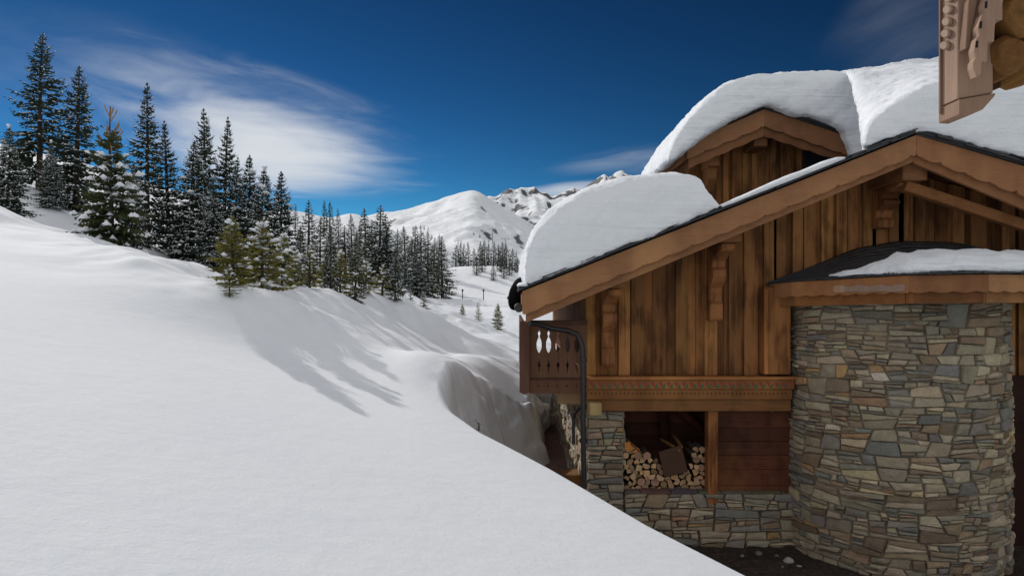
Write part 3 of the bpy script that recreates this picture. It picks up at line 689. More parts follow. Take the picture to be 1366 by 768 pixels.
# long outer side of the balcony, running back along the house
os_ = MB(); y = Yb + .07
while y < 13.4: os_.box(bx0 + .04, bx0 + .075, y, y + .10, wz(522, Yb), wz(430, Yb), rt(.7, 1)); y += .125
os_.build('side_railing', W_REDBR, balc)
bj = MB()
for yj in (9.35, 10.6, 12):
    bj = MB(); bj.box(wx(745, 9.2), XL + .1, yj, yj + .18, wz(541), wz(525.5), (1, 1, 1)); bj.build('joist', W_PALE, balc, .008)
# downpipe
dp = MB(); Yp = 8.75
dp.tube([P(706, 431, 8.4), P(716, 431.5, 8.5), P(735, 438, 8.62), P(758, 441, 8.7), P(770, 446, Yp), P(776, 458, Yp), P(778, 480, Yp), P(778, 560, Yp), P(779, 690, Yp + .0)], .033, 12)
dp.tube([P(778, 478, Yp), P(778, 482, Yp)], .048, 12); dp.tube([P(778, 585, Yp), P(778, 590, Yp)], .048, 12)
dp.build('downpipe', METAL, chalet)
gu = MB(); gu.tube([(EAVE[0] - .04, YB + .12, EAVE[1] - .22), (EAVE[0] - .04, 17.2, EAVE[1] - .22)], .055, 12); gu.build('gutter', METAL, chalet)
dp2 = MB(); dp2.tube([P(778, 540, Yp + .03), P(771, 546, Yp + .12), P(766, 552, 9.0), P(765, 560, 9.0), P(765, 592, 9.0)], .022, 8); dp2.build('overflow_pipe', METAL, chalet)

# rear gable (higher roof behind)
YR = 11.6
def rz_(px, py): return ((px - 683) / F * YR, (HZ - py) / F * YR)
rl_, ra_, rr_ = rz_(917, 189), rz_(1020, 144), rz_(1200, 203)
g = MB()
for a, b in ((rl_, ra_), (ra_, rr_)):
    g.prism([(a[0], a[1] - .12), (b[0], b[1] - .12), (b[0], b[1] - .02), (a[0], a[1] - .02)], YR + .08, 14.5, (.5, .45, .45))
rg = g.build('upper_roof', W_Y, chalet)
g = MB(); board(g, (rl_[0], rl_[1] - .02), (ra_[0], ra_[1] - .02), .26, .28, YR, YR + .05, .04, .34); board(g, (ra_[0] + .003, ra_[1] - .02), (rr_[0], rr_[1] - .02), .28, .33, YR, YR + .05, .04, .34, (.85, .8, .8)); g.build('bargeboard', W_BARGE, rg)
g = MB(); board(g, (rl_[0] + .04, rl_[1] - .2), (ra_[0], ra_[1] - .2), .23, .25, YR + .052, YR + .10, .03, .34, (.8, .75, .7), ph=.5); board(g, (ra_[0] + .003, ra_[1] - .2), (rr_[0], rr_[1] - .2), .25, .25, YR + .052, YR + .10, .03, .34, (.62, .56, .54), ph=.5); g.build('backing_board', W_BARGE, rg)
g = MB()
for a, b in ((rl_, ra_), (ra_, rr_)):
    ln = math.hypot(b[0] - a[0], b[1] - a[1]); s = 0
    g.prism([(a[0] - .03, a[1] - .018), (b[0], b[1]), (b[0], b[1] + .05), (a[0] - .03, a[1] + .03)], YR - .03, 14.6)
    while s < ln - .1:
        l = rng.uniform(.15, .3); t0 = s / ln; t1 = min(1, (s + l) / ln)
        for lay in range(3):
            q0 = (a[0] + (b[0] - a[0]) * t0, a[1] + (b[1] - a[1]) * t0 + lay * .02 + rng.uniform(0, .012)); q1 = (a[0] + (b[0] - a[0]) * t1, a[1] + (b[1] - a[1]) * t1 + lay * .02 + rng.uniform(0, .012))
            g.prism([q0, q1, (q1[0], q1[1] + .015), (q0[0], q0[1] + .015)], YR - rng.uniform(.05, .1), YR + .3, rt(.6, 1.5))
        s += l * .8
g.build('slate_edge', SLATE, rg)
g = MB(); g.box(rl_[0] - .01, rl_[0] + .03, YR + .10, 14.4, rl_[1] - .27, rl_[1] - .03, (1.2, 1.15, 1.1)); g.build('eave_board', W_Y, rg, .006)
g = MB(); x = rl_[0] + .2; ur = lambda x: (rl_[1] + (x - rl_[0]) * (ra_[1] - rl_[1]) / (ra_[0] - rl_[0])) if x < ra_[0] else ra_[1] + (x - ra_[0]) * (rr_[1] - ra_[1]) / (rr_[0] - ra_[0])
while x < 6.4:
    x1 = x + rng.uniform(.14, .2); g.prism([(x, 1.2), (x1 - .005, 1.2), (x1 - .005, ur(x1) - .13), (x, ur(x) - .13)], 12.3, 12.34, rt(.6, 1.0)); 
    if rng.random() < .5: g.prism([(x1 - .05, 1.2), (x1 + .05, 1.2), (x1 + .05, ur(x1) - .14), (x1 - .05, ur(x1) - .14)], 12.26, 12.298, rt(.8, 1.2))
    x = x1
g.build('upper_wall', W_VERT, chalet)
g = MB(); g.box(rl_[0] + .22, rl_[0] + .3, 12.35, 14.4, 1.2, rl_[1] - .1, (.7, .7, .7)); g.build('upper_side_wall', W_VERT, chalet)
g = MB(); g.box(ra_[0] - .13, ra_[0] + .10, YR + .12, 12.3, ra_[1] - .62, ra_[1] - .36, (.9, .9, .9)); g.build('upper_ridge_beam', W_Y, chalet, .015)
g = MB(); g.box(rl_[0] + .42, rl_[0] + .62, YR + .25, 12.3, rl_[1] - .36, rl_[1] - .02, (.9, .9, .9)); g.prismx([(12.29, 1.3), (12.1, 1.35), (12.1, 1.6), (12.2, 1.8), (11.95, 2.1), (11.95, rl_[1] - .34), (12.29, rl_[1] - .34)], rl_[0] + .44, rl_[0] + .6, (.8, .8, .8)); g.build('upper_console', W_VERT, chalet, .01)
g = MB(); g.prism([rz_(1090, 190), rz_(1122, 190), rz_(1122, 222), rz_(1090, 222)][::-1], 12.1, 12.16); g.build('window', GLASS, chalet)
g = MB(); g.box(wx(703, 11.4), wx(719, 11.4), 11.3, 11.55, wz(386, 11.4), wz(357, 11.4), (1, .9, .8)); g.build('eave_post', W_BARGE, chalet, .01)

# ------------------------------------------------------------------ snow on the roofs
def loft(mb, secs):
    # secs: list of (y, [(x,z)...]) with equal counts, closed solid
    n = len(secs[0][1]); vs = [(a, y, b) for y, p in secs for a, b in p]
    fs = [(s * n + i, s * n + (i + 1) % n, (s + 1) * n + (i + 1) % n, (s + 1) * n + i) for s in range(len(secs) - 1) for i in range(n)]
    fs += [tuple(range(n - 1, -1, -1)), tuple((len(secs) - 1) * n + i for i in range(n))]
    mb.add(vs, fs)
def snowobj(mb, name, label, vox=.035, smooth=12, d1=.05, s1=.5, d2=.014, s2=.09, cat='roof snow', mat_=None, loc=None, group=None):
    xs = [v[0] for v in mb.v]; ys = [v[1] for v in mb.v]; zs = [v[2] for v in mb.v]
    loc = loc or ((min(xs) + max(xs)) / 2, (min(ys) + max(ys)) / 2, min(zs))
    o = mb.build(name, mat_ or SNOWR, None, 0, loc); tag(o, label, cat, group)
    r = o.modifiers.new('remesh', 'REMESH'); r.mode = 'VOXEL'; r.voxel_size = vox; r.use_smooth_shade = True
    s = o.modifiers.new('smooth', 'SMOOTH'); s.factor = .8; s.iterations = smooth
    for (d, sc) in ((d1, s1), (d2, s2)):
        if d:
            tx = bpy.data.textures.new(name + '_tex', 'CLOUDS'); tx.noise_scale = sc; tx.noise_depth = 3
            dm = o.modifiers.new('disp', 'DISPLACE'); dm.texture = tx; dm.strength = d; dm.mid_level = .5; dm.texture_coords = 'LOCAL'
    return o
def scale_sec(p, k, c): return [(c[0] + (a - c[0]) * k, c[1] + (b - c[1]) * k) for a, b in p]
# left slab
out1 = [(703, 388), (700, 372), (701, 346), (706, 318), (716, 296), (734, 272), (760, 254), (790, 240), (830, 228), (870, 222), (905, 221), (928, 226), (938, 234), (942, 246), (950, 258), (958, 268), (966, 275), (900, 303), (820, 337), (750, 366)]
S0 = XZ(out1, 8.15)
# keep the underside on the slates
S0 = [(a, max(b, roofz(a) + .02)) for a, b in S0]
low = [(a, roofz(a) + .02 + (b - roofz(a) - .02) * .86) for a, b in S0]; low2 = [(a * .985 + .02, roofz(a) + .02 + (b - roofz(a) - .02) * .93) for a, b in S0]
mb = MB(); loft(mb, [(8.10, [(a, roofz(a) + .02 + (b - roofz(a) - .02) * .70) for a, b in S0]), (8.15, [(a, roofz(a) + .02 + (b - roofz(a) - .02) * .84) for a, b in S0]), (8.27, [(a, roofz(a) + .02 + (b - roofz(a) - .02) * .93) for a, b in S0]), (8.42, [(a, roofz(a) + .02 + (b - roofz(a) - .02) * .975) for a, b in S0]), (8.75, S0), (11, [(a - .02, b + .04) for a, b in S0]), (15, [(a - .02, b) for a, b in S0]), (16.8, low)])
snowobj(mb, 'roof_snow', 'thick rounded snow slab overhanging the left slope of the chalet roof', .032, 8, .08, .45, .034, .09)
# thin strip between the slab and the ridge mass
mb = MB(); secs = []
for i, (px, h) in enumerate([(962, 5), (980, 6), (1000, 6.5), (1025, 8), (1050, 9), (1075, 8), (1100, 9), (1118, 7), (1128, 3)]):
    x = wx(px, 8.12); z = roofz(x) + .03; hh = h * .0088
    secs.append([(x, 8.10, z), (x, 8.08, z + hh * .6), (x, 8.14, z + hh), (x, 9.5, z + hh), (x, 9.6, z)])
n = 5; vs = [v for s in secs for v in s]; fs = [(s * n + i, s * n + (i + 1) % n, (s + 1) * n + (i + 1) % n, (s + 1) * n + i) for s in range(len(secs) - 1) for i in range(n)] + [tuple(range(4, -1, -1)), tuple((len(secs) - 1) * n + i for i in range(n))]
mb.add(vs, fs); snowobj(mb, 'roof_snow', 'thin strip of snow along the roof edge between the two snow masses', .018, 3, .015, .2, 0, 1)
# ridge mass: upper gable load + main ridge load, grown together
mb = MB()
o2 = [(893, 219), (888, 214), (890, 201), (903, 178), (922, 150), (943, 126), (968, 106), (1005, 94), (1060, 89), (1110, 87), (1150, 88), (1168, 96), (1172, 120), (1170, 160), (1160, 192), (1100, 172), (1020, 146), (955, 176)]
R0 = XZ(o2, 11.55); fl_ = lambda x: ur(x) + .0 if x > rl_[0] else rl_[1] - .05 - (rl_[0] - x) * .5
R0 = [(a, max(b, fl_(a) + .02) if a > rl_[0] else b) for a, b in R0]
shr = lambda k, P_: [(a, fl_(a) + .02 + (b - fl_(a) - .02) * k) if a > rl_[0] + .0 else (a, b) for a, b in P_]
loft(mb, [(11.35, shr(.72, R0)), (11.42, shr(.84, R0)), (11.6, shr(.93, R0)), (12.0, shr(1.0, R0)), (14.0, shr(1.0, R0)), (14.4, shr(.9, R0))])
# rear connecting mass to the right
back = [(5.75, 2.3), (5.75, 3.6), (5.9, 3.78), (6.3, 3.92), (7.2, 4.05), (8.6, 4.05), (10.5, 3.9), (10.5, 1.8), (8.6, 1.9), (7.2, 2.0), (6.3, 2.2), (5.95, 2.2)]
loft(mb, [(11.4, back), (14.4, back)])
fr0 = XZ([(1152, 199), (1152, 182), (1158, 160), (1172, 146), (1192, 132), (1214, 116), (1245, 104), (1300, 96), (1380, 92), (1480, 96), (1560, 120), (1560, 262), (1400, 224), (1300, 194), (1222, 171), (1190, 184)], 8.15)
fr0 = [(a, max(b, roofz(a) + .03)) for a, b in fr0]
XA = fr0[0][0]
def lift(k, y=8.45):
    xl = XA + .53 * (y - 8.2); r_ = []
    for i_, (a, b) in enumerate(fr0):
        a2 = xl + (a - XA) * (9.0 - xl) / (9.0 - XA) if a < 9 else a
        if 2 <= i_ <= 4: a2 -= .38 * k
        if 1 <= i_ <= 10: b = b + (min(3.95, 3.78 + (a2 - 5.5) * .09) - b) * k * (.7 if i_ == 1 else 1)
        else: b = roofz(a2) + .05
        r_.append((a2, b))
    return r_
loft(mb, [(8.09, [(a, roofz(a) + .03 + (b - roofz(a) - .03) * .80) for a, b in fr0]), (8.2, [(a, roofz(a) + .03 + (b - roofz(a) - .03) * .93) for a, b in fr0]), (8.45, lift(.04, 8.45)), (9.1, lift(.26, 9.1)), (9.8, lift(.50, 9.8)), (10.6, lift(.78, 10.6)), (11.3, lift(.98, 11.3)), (11.5, [(a_ - .45 * (a_ < 6.4 and b_ > 3.1), b_) for a_, b_ in lift(1, 11.35)]), (13.5, lift(1, 11.2))])
snowobj(mb, 'roof_snow', 'huge smooth snow load over the ridge and the upper gable of the chalet', .045, 11, .10, .5, .05, .11)
# tower roof snow
mb = MB(); pts = []
def onroof(c, v, up):
    e = lerp_poly([(a[0], a[1], zz + .012) for a, zz in zip(EV, ZE)], c); tp = lerp_poly([(a, YW - .04, b) for a, b in TOP], c)
    return (e[0] + (tp[0] - e[0]) * v, e[1] + (tp[1] - e[1]) * v, e[2] + (tp[2] - e[2]) * v + up)
secs = []
for i in range(25):
    c_ = .27 + .6 * i / 24; g_ = min(1, i / 7) ; th = .13 * g_ * (.85 + .15 * math.sin(i * 1.3)); wv = .10 + .42 * g_ + .03 * math.sin(i * 2.1)
    secs.append([onroof(c_, -.015 * g_ + .01, .01), onroof(c_, -.02 * g_ + .01, .02 + th * .8), onroof(c_, .12, .03 + th), onroof(c_, wv * .8, .03 + th * .7), onroof(c_, wv, .01)])
n = 5; vs = [v for s in secs for v in s]; fs = [(s * n + i, s * n + (i + 1) % n, (s + 1) * n + (i + 1) % n, (s + 1) * n + i) for s in range(len(secs) - 1) for i in range(n)] + [tuple(range(4, -1, -1)), tuple((len(secs) - 1) * n + i for i in range(n))]
mb.add(vs, fs); snowobj(mb, 'roof_snow', 'flat patch of snow on the low slate roof of the stone tower', .022, 4, .05, .25, .015, .06)
# small caps
def blob(mb, c, r, n=10, seed=0):
    rr = random.Random(seed); vs = []; m_ = 6
    for i in range(1, m_):
        th = PI * i / m_
        for k in range(n): q = rr.uniform(.88, 1.12); vs.append((c[0] + r[0] * q * math.sin(th) * math.cos(2 * PI * k / n), c[1] + r[1] * q * math.sin(th) * math.sin(2 * PI * k / n), c[2] + r[2] * q * math.cos(th)))
    t_ = len(vs); vs += [(c[0], c[1], c[2] + r[2]), (c[0], c[1], c[2] - r[2])]
    fs = [(i * n + k, (i + 1) * n + k, (i + 1) * n + (k + 1) % n, i * n + (k + 1) % n) for i in range(m_ - 2) for k in range(n)] + [(t_, k, (k + 1) % n) for k in range(n)] + [(t_ + 1, (m_ - 2) * n + (k + 1) % n, (m_ - 2) * n + k) for k in range(n)]
    mb.add(vs, fs, sm=True)
mb = MB(); c_ = P(709, 352, 11.4); blob(mb, c_, (.13, .25, .16), seed=1); blob(mb, c_ + Vector((-.03, 0, -.07)), (.14, .22, .07), seed=2); snowobj(mb, 'roof_snow', 'small rounded snow cap on the wooden eave block beside the satellite dish', .03, 4, .03, .2, 0, 1, 'snow cap')
mb = MB(); c_ = P(701, 381, 8.3); blob(mb, (EAVE[0] + .02, 8.5, EAVE[1] + .055), (.10, .45, .035), seed=4); snowobj(mb, 'roof_snow', 'thin lip of snow on the lowest roof corner above the bargeboard', .02, 3, .01, .2, 0, 1, 'snow cap')

# ------------------------------------------------------------------ satellite dish
dl = P(690, 400, 9.6); dish = empty('satellite_dish', dl, 'dark satellite dish seen edge-on at the left eave', 'satellite dish')
d = MB(); vs = []; n = 28; nrm = Vector((-.86, .50, .25)).normalized(); a = nrm.orthogonal().normalized(); b = nrm.cross(a)
c0 = P(691, 392, 9.6)
for r_, dd in ((.0, .05), (.09, .042), (.16, .022), (.225, 0), (.235, 0), (.235, -.012), (.0, .032)):
    for k in range(n): vs.append(c0 - nrm * dd + (a * math.cos(2 * PI * k / n) + b * math.sin(2 * PI * k / n)) * r_)
d.add(vs, [(r * n + k, r * n + (k + 1) % n, (r + 1) * n + (k + 1) % n, (r + 1) * n + k) for r in range(6) for k in range(n)], sm=True); d.build('reflector', DISH, dish)
d = MB(); d.tube([c0 + Vector((0, .02, -.2)), c0 + nrm * .13 + Vector((0, 0, -.10))], .010, 6); d.build('feed_arm', DISH, dish)
d = MB(); d.tube([c0 + nrm * .12 + Vector((0, 0, -.10)), c0 + nrm * .17 + Vector((0, 0, -.09))], .022, 8); d.build('receiver', DISH, dish)
d = MB(); d.tube([c0 - nrm * .04, c0 - nrm * .14 + Vector((0, 0, -.05)), (EAVE[0] + .03, 9.7, EAVE[1] - .12)], .02, 6); d.build('mount', METAL, dish)

# ------------------------------------------------------------------ firewood
LOGM = []
lr = random.Random(3)
for k in range(12):
    mb = MB(); kind = k % 3
    if kind == 0: pts = [(math.cos(2 * PI * i / 12) * (1 + lr.uniform(-.08, .08)), math.sin(2 * PI * i / 12) * (1 + lr.uniform(-.1, .1))) for i in range(12)]
    elif kind == 1:
        pts = [(math.cos(a_) * 1.15 - .4 * 0, math.sin(a_) * 1.15 - .25) for a_ in np.linspace(.35, PI - .35, 7)] + [(-.05 + lr.uniform(-.1, .1), -1.0)]
    else: pts = [(math.cos(a_) * 1.0, math.sin(a_) * 1.0 - .45) for a_ in np.linspace(0, PI, 8)] + [(-.9, -.75), (.9, -.7)]
    n = len(pts); Ln = .34; vs = [(x_ * (1 + .03), 0, z_) for x_, z_ in pts] + [(x_, Ln / .05, z_) for x_, z_ in pts]
    j = lr.uniform(.5, 1.15); end = (j, j * lr.uniform(.82, 1.0), j * lr.uniform(.65, 1.0))
    mb.add(vs, [tuple(range(n))], end, 0)
    mb.add(vs, [(i, i + n, (i + 1) % n + n, (i + 1) % n) for i in range(n)] + [tuple(range(2 * n - 1, n - 1, -1))], (1, 1, 1), 1)
    me = bpy.data.meshes.new('firewood_log'); me.from_pydata([(a_ * .05, b_ * .05, c_ * .05) for a_, b_, c_ in mb.v], [], mb.f); me.materials.append(ENDW); me.materials.append(BARK)
    me.polygons.foreach_set('material_index', mb.m); ca = me.color_attributes.new('tint', 'FLOAT_COLOR', 'CORNER'); nn = [len(f_) for f_ in mb.f]
    ca.data.foreach_set('color', np.repeat(np.c_[np.array(mb.t, float), np.ones(len(mb.t))], nn, axis=0).ravel()); me.update(); LOGM.append(me)
ORM = []
for me in LOGM[1:3]:
    m2 = me.copy(); ORM.append(m2); a_ = m2.color_attributes['tint']; v_ = np.zeros(len(a_.data) * 4); a_.data.foreach_get('color', v_); v_ = v_.reshape(-1, 4); v_[:, :3] *= np.array((1.25, .72, .35)); a_.data.foreach_set('color', v_.ravel())
def pile_top(px):
    return np.interp(px, [834, 842, 850, 866, 876, 884, 890, 912, 918, 924, 932, 943], [598, 597, 601, 601, 612, 626, 631, 629, 620, 592, 589, 592])
placed = []
def addlog(px, py, r, me, label, group, rot=None, Y=None, dy=None):
    o = bpy.data.objects.new('firewood_log', me); col.objects.link(o)
    yy_ = (YW + .12 + lr.uniform(-.03, .05)) if Y is None else Y
    o.location = P(px, py, yy_); s = r / 100.3 / .05 * 1.0; o.scale = (s, 1, s); o.rotation_euler = rot or (lr.uniform(-.06, .06), lr.uniform(0, 2 * PI), lr.uniform(-.08, .08))
    tag(o, label, 'firewood', group); return o
ORD = ['first', 'second', 'third', 'fourth', 'fifth', 'sixth', 'seventh', 'eighth', 'ninth', 'tenth', 'eleventh', 'twelfth', 'thirteenth', 'fourteenth', 'fifteenth', 'sixteenth']
ROW = ['bottom', 'second', 'third', 'fourth', 'fifth', 'sixth', 'seventh', 'eighth', 'ninth', 'tenth', 'eleventh']
py = 651.5; row = 0
while py > 585:
    px = 836 + (row % 2) * 4.0; k_ = 0
    while px < 941.5:
        r = lr.uniform(3.6, 5.6)
        if py - 2 > pile_top(px):
            addlog(px + lr.uniform(-1.2, 1.2), py + lr.uniform(-1.8, 1.8), r, lr.choice(LOGM), 'split firewood log in the %s row from the bottom, %s from the stone pillar' % (ROW[row], ORD[k_]) if row else 'split firewood log in the bottom row, %s from the stone pillar' % ORD[k_], 'firewood logs stacked in the store'); k_ += 1
        px += r * 1.95
    py -= 7.4; row += 1
addlog(839, 596, 7.5, ORM[0], 'large orange split log topmost against the stone pillar', None, (0, .4, 0)); addlog(849, 604, 6.5, ORM[1], 'orange wedge log second from the stone pillar at the top of the heap', None, (0, 2.4, 0))
def stick(p0, p1, r, label, c=(1, 1, 1)):
    mb = MB(); mb.tube([p0, (Vector(p0) + Vector(p1)) / 2 + Vector((.005, 0, .004)), p1], [r, r * 1.1, r * .9], 7, c, 0); lo = (Vector(p0) + Vector(p1)) / 2
    o = mb.build('firewood_stick', W_LOG, None, 0, lo); tag(o, label, 'stick')
stick(P(882, 586, 9.7), P(906, 601, 9.22), .022, 'longer pale stick lying on top of the brown board')
stick(P(897, 579, 9.8), P(909, 596, 9.25), .024, 'short thick stick lying on the logs right of the longer stick')
stick(P(836, 586, 9.4), P(858, 607, 9.2), .012, 'thin stick leaning down across the heap by the stone pillar')
mb = MB(); mb.prism(XZ([(878, 602), (908, 593), (917, 628), (886, 636)][::-1], 9.27), 9.235, 9.265, (1, 1, 1)); o = mb.build('board', wood('brown board', (.11, .055, .033), (.06, .03, .02), Hx, streak=.2), None, .004, P(896, 631, 9.25)); tag(o, 'brown board leaning upright in the hollow of the firewood pile', 'board')

# ------------------------------------------------------------------ path, blocks, rocks and heaps between the bank and the house
xs_ = np.linspace(.05, 1.25, 60); ys_ = np.linspace(8.3, 18.5, 220); X, Yg = np.meshgrid(xs_, ys_)
zz = -3.05 + .06 * (Yg - 9) + .05 * fbm(X * 3, Yg * 3, 4); edge = np.abs(X - .6) / .7
o = grid_mesh('gravel_path', X, Yg, zz - .25 * np.clip(edge - .8, 0, 1), [GRAVEL]); o['kind'] = 'structure'
for i, (px, py, sx, sz, lab) in enumerate([(763, 661, .13, .13, 'lower of two square timber blocks by the downpipe'), (763, 638, .12, .09, 'upper of two square timber blocks by the downpipe')]):
    c_ = P(px, py, 9.9); mb = MB(); mb.box(c_.x - sx, c_.x + sx, c_.y - .12, c_.y + .25, c_.z - sz - (.5 if i == 0 else 0), c_.z + sz - .01); o = mb.build('timber_block', W_LOG, None, .01, (c_.x, c_.y, c_.z - sz)); tag(o, lab, 'timber block')
def rock(px, py, Y, s, lab, mat_, seed, flat_=.7):
    rr = random.Random(seed); mb = MB(); blob(mb, P(px, py, Y), (s, s * .8, s * flat_), 8, seed); mb.sm = [False] * len(mb.f); mb.t = [(rr.uniform(.8, 1),) * 3] * len(mb.t)
    o = mb.build('rock', mat_, None, .01, P(px, py, Y)); tag(o, lab, 'rock')
PALE = flat('pale rock', (.42, .38, .33), .85, 0, .6, 20); GREYR = flat('grey rock', (.16, .16, .165), .85, 0, .6, 20)
rock(743, 556, 15.6, .16, 'pale boulder at the far end of the gravel path', PALE, 3); rock(752, 545, 16.5, .26, 'large blue grey boulder behind the pale one at the path end', GREYR, 6, 1.0)
rock(757, 562, 16.0, .10, 'small grey stone at the foot of the side wall', GREYR, 8)
rock(1052, 748, 8.55, .07, 'largest pale stone at the foot of the round tower', PALE, 13); rock(1066, 757, 8.4, .05, 'small pale stone nearest the tower base', PALE, 14); rock(1036, 742, 8.8, .04, 'tiny stone lying on the dark soil by the low wall', GREYR, 17)
mb = MB()
for i, (px, py, r) in enumerate([(700, 560, .34), (712, 548, .30), (722, 560, .26), (704, 580, .36), (716, 585, .26), (727, 549, .16), (690, 560, .4), (695, 590, .4), (724, 575, .2)]): blob(mb, P(px - 2, py, 14.2 + (i % 3) * .3), (r, r * 1.2, r * 1.15), 9, i)
snowobj(mb, 'snow_heap', 'ragged heap of thrown snow beside the gravel path', .05, 5, .16, .28, .05, .10, 'snow heap', SNOWR)
mb = MB()
for i, (px, py, r) in enumerate([(738, 536, .5), (722, 525, .5), (745, 552, .35), (704, 520, .5)]): blob(mb, P(px, py, 17.2), (r, r, r * 1.0), 9, i + 40)
snowobj(mb, 'snow_heap', 'shaded snow drift under the balcony at the far end of the path', .06, 8, .1, .4, .03, .15, 'snow heap', SNOWR)

for i_, (px, py, Y, r_, lab) in enumerate([(1012, 738, 8.8, .05, 'brown stone on the dark soil farthest left from the tower'), (1074, 764, 8.3, .06, 'rough stone cut by the bottom edge beside the tower'), (990, 741, 8.7, .03, 'pebble on the soil next to the snow edge'), (1044, 757, 8.4, .035, 'pebble between the snow edge and the pale stones')]): rock(px, py, Y, r_, lab, GREYR, 60 + i_)
# ------------------------------------------------------------------ near balcony corner, top right
YN = 3.3
nb = empty('timber_balcony', P(1330, 60, YN), 'carved corner of a timber balcony hanging into the top right', 'balcony')
def npz(pts): return XZ(pts, YN)
def cwp(p):   # ensure consistent winding
    a_ = sum(p[i][0] * p[(i + 1) % len(p)][1] - p[(i + 1) % len(p)][0] * p[i][1] for i in range(len(p))); return p if a_ > 0 else p[::-1]
m_ = MB(); m_.prism(cwp(npz([(1278, -260), (1325, -260), (1325, 124), (1278, 132)])), YN, YN + .15, (1.0, .95, .95)); m_.build('corner_post', W_GREY, nb, .004)
m_ = MB(); m_.prism(cwp(npz([(1278, 133.5), (1326, 125), (1326, 128), (1309, 147), (1291, 155), (1278, 154)])), YN - .012, YN + .152, (.85, .78, .75)); m_.build('post_tip', W_GREY, nb, .004)
m_ = MB(); m_.prism(cwp(npz([(1284, 0), (1296, 0), (1283, 70), (1279, 70)])), YN - .05, YN - .002, (.8, .72, .66)); m_.prism(cwp(npz([(1284, -60), (1303, -60), (1296, 0), (1284, 0)])), YN - .05, YN - .002, (.8, .72, .66)); m_.build('moulding', W_GREY, nb, .003)
xs__ = P(1278, 0, YN).x
for k_ in range(6):
    m_ = MB(); zc_ = P(0, -14 + 15 * k_, 3.38).z; yc_ = 3.36 + .008 * k_ - .02
    m_.prismx([(yc_ + .032 * math.cos(a_), zc_ + .022 * math.sin(a_) + .010 * math.cos(a_)) for a_ in np.linspace(0, 2 * PI, 9)[:-1]], xs__ - .022, xs__ - .001, (1.2, 1.25, 1.25)); m_.build('baluster', W_GREY, nb, .004)
m_ = MB(); m_.box(xs__ - .012, xs__ - .001, YN + .118, YN + .13, .92, 2.3, (.7, .6, .55)); m_.build('side_fillet', W_GREY, nb)
st_ = [(1284, 112), (1280, 100), (1280, 92), (1283, 88), (1281, 78), (1284, 62), (1288, 58), (1286, 48), (1291, 32), (1295, 28), (1294, 18), (1300, 0), (1306, -30), (1345, -30), (1328, 0), (1327, 6), (1320, 8), (1318, 16), (1318, 38), (1310, 38), (1308, 46), (1307, 66), (1299, 66), (1298, 92), (1291, 92), (1290, 108)]
m_ = MB(); m_.prism(cwp(npz(st_)), YN - .10, YN - .055, (1.15, 1.1, 1.08)); m_.build('stepped_valance', W_GREY, nb, .003)
for x_, y_ in ((1296, 19), (1289, 45), (1284, 70)):
    m_ = MB(); m_.prism(cwp(npz([(x_ - 1.5, y_ - 4), (x_ + 1.5, y_ - 5), (x_ + 1, y_ + 4), (x_ - 2, y_ + 4)])), YN - .104, YN - .1005, (.1, .1, .1)); m_.build('valance_hole', DARK, nb)
m_ = MB(); m_.prism(cwp(npz([(1325, -260), (1700, -260), (1700, 60), (1366, 78), (1362, 105), (1340, 112), (1326, 116)])), YN + .14, YN + .25, (.4, .38, .35)); m_.build('backboard', W_REDBR, nb)
for i_, (x_, y_, r_, e_) in enumerate([(1352, 70, .105, 3.27), (1372, 14, .125, 3.24), (1400, 72, .10, 3.26), (1352, -40, .115, 3.27)]):
    c_ = P(x_, y_, e_); m_ = MB(); pts_ = []; rr = random.Random(i_); n_ = 14; vs = []
    rad = [r_ * rr.uniform(.82, 1.08) for _ in range(n_)]
    for (dy_, k_) in ((0, .72), (.03, .95), (.12, 1), (.26, 1)):
        for q in range(n_): vs.append((c_.x + rad[q] * k_ * math.cos(2 * PI * q / n_), c_.y + dy_, c_.z + rad[q] * k_ * math.sin(2 * PI * q / n_)))
    m_.add(vs, [tuple(range(n_))] + [(s_ * n_ + q, (s_ + 1) * n_ + q, (s_ + 1) * n_ + (q + 1) % n_, s_ * n_ + (q + 1) % n_) for s_ in range(3) for q in range(n_)], rt(.8, 1.2)); m_.build('log_end', W_LOG, nb, .004)
m_ = MB(); m_.box(P(1278, 0, YN).x, P(1278, 0, YN).x + 3, YN + .1, YN + .13, 1.95, 2.3); m_.box(P(1278, 0, YN).x + .1, P(1278, 0, YN).x + 3, 1.0, YN + .0, 2.35, 2.4); m_.build('deck', W_REDBR, nb)

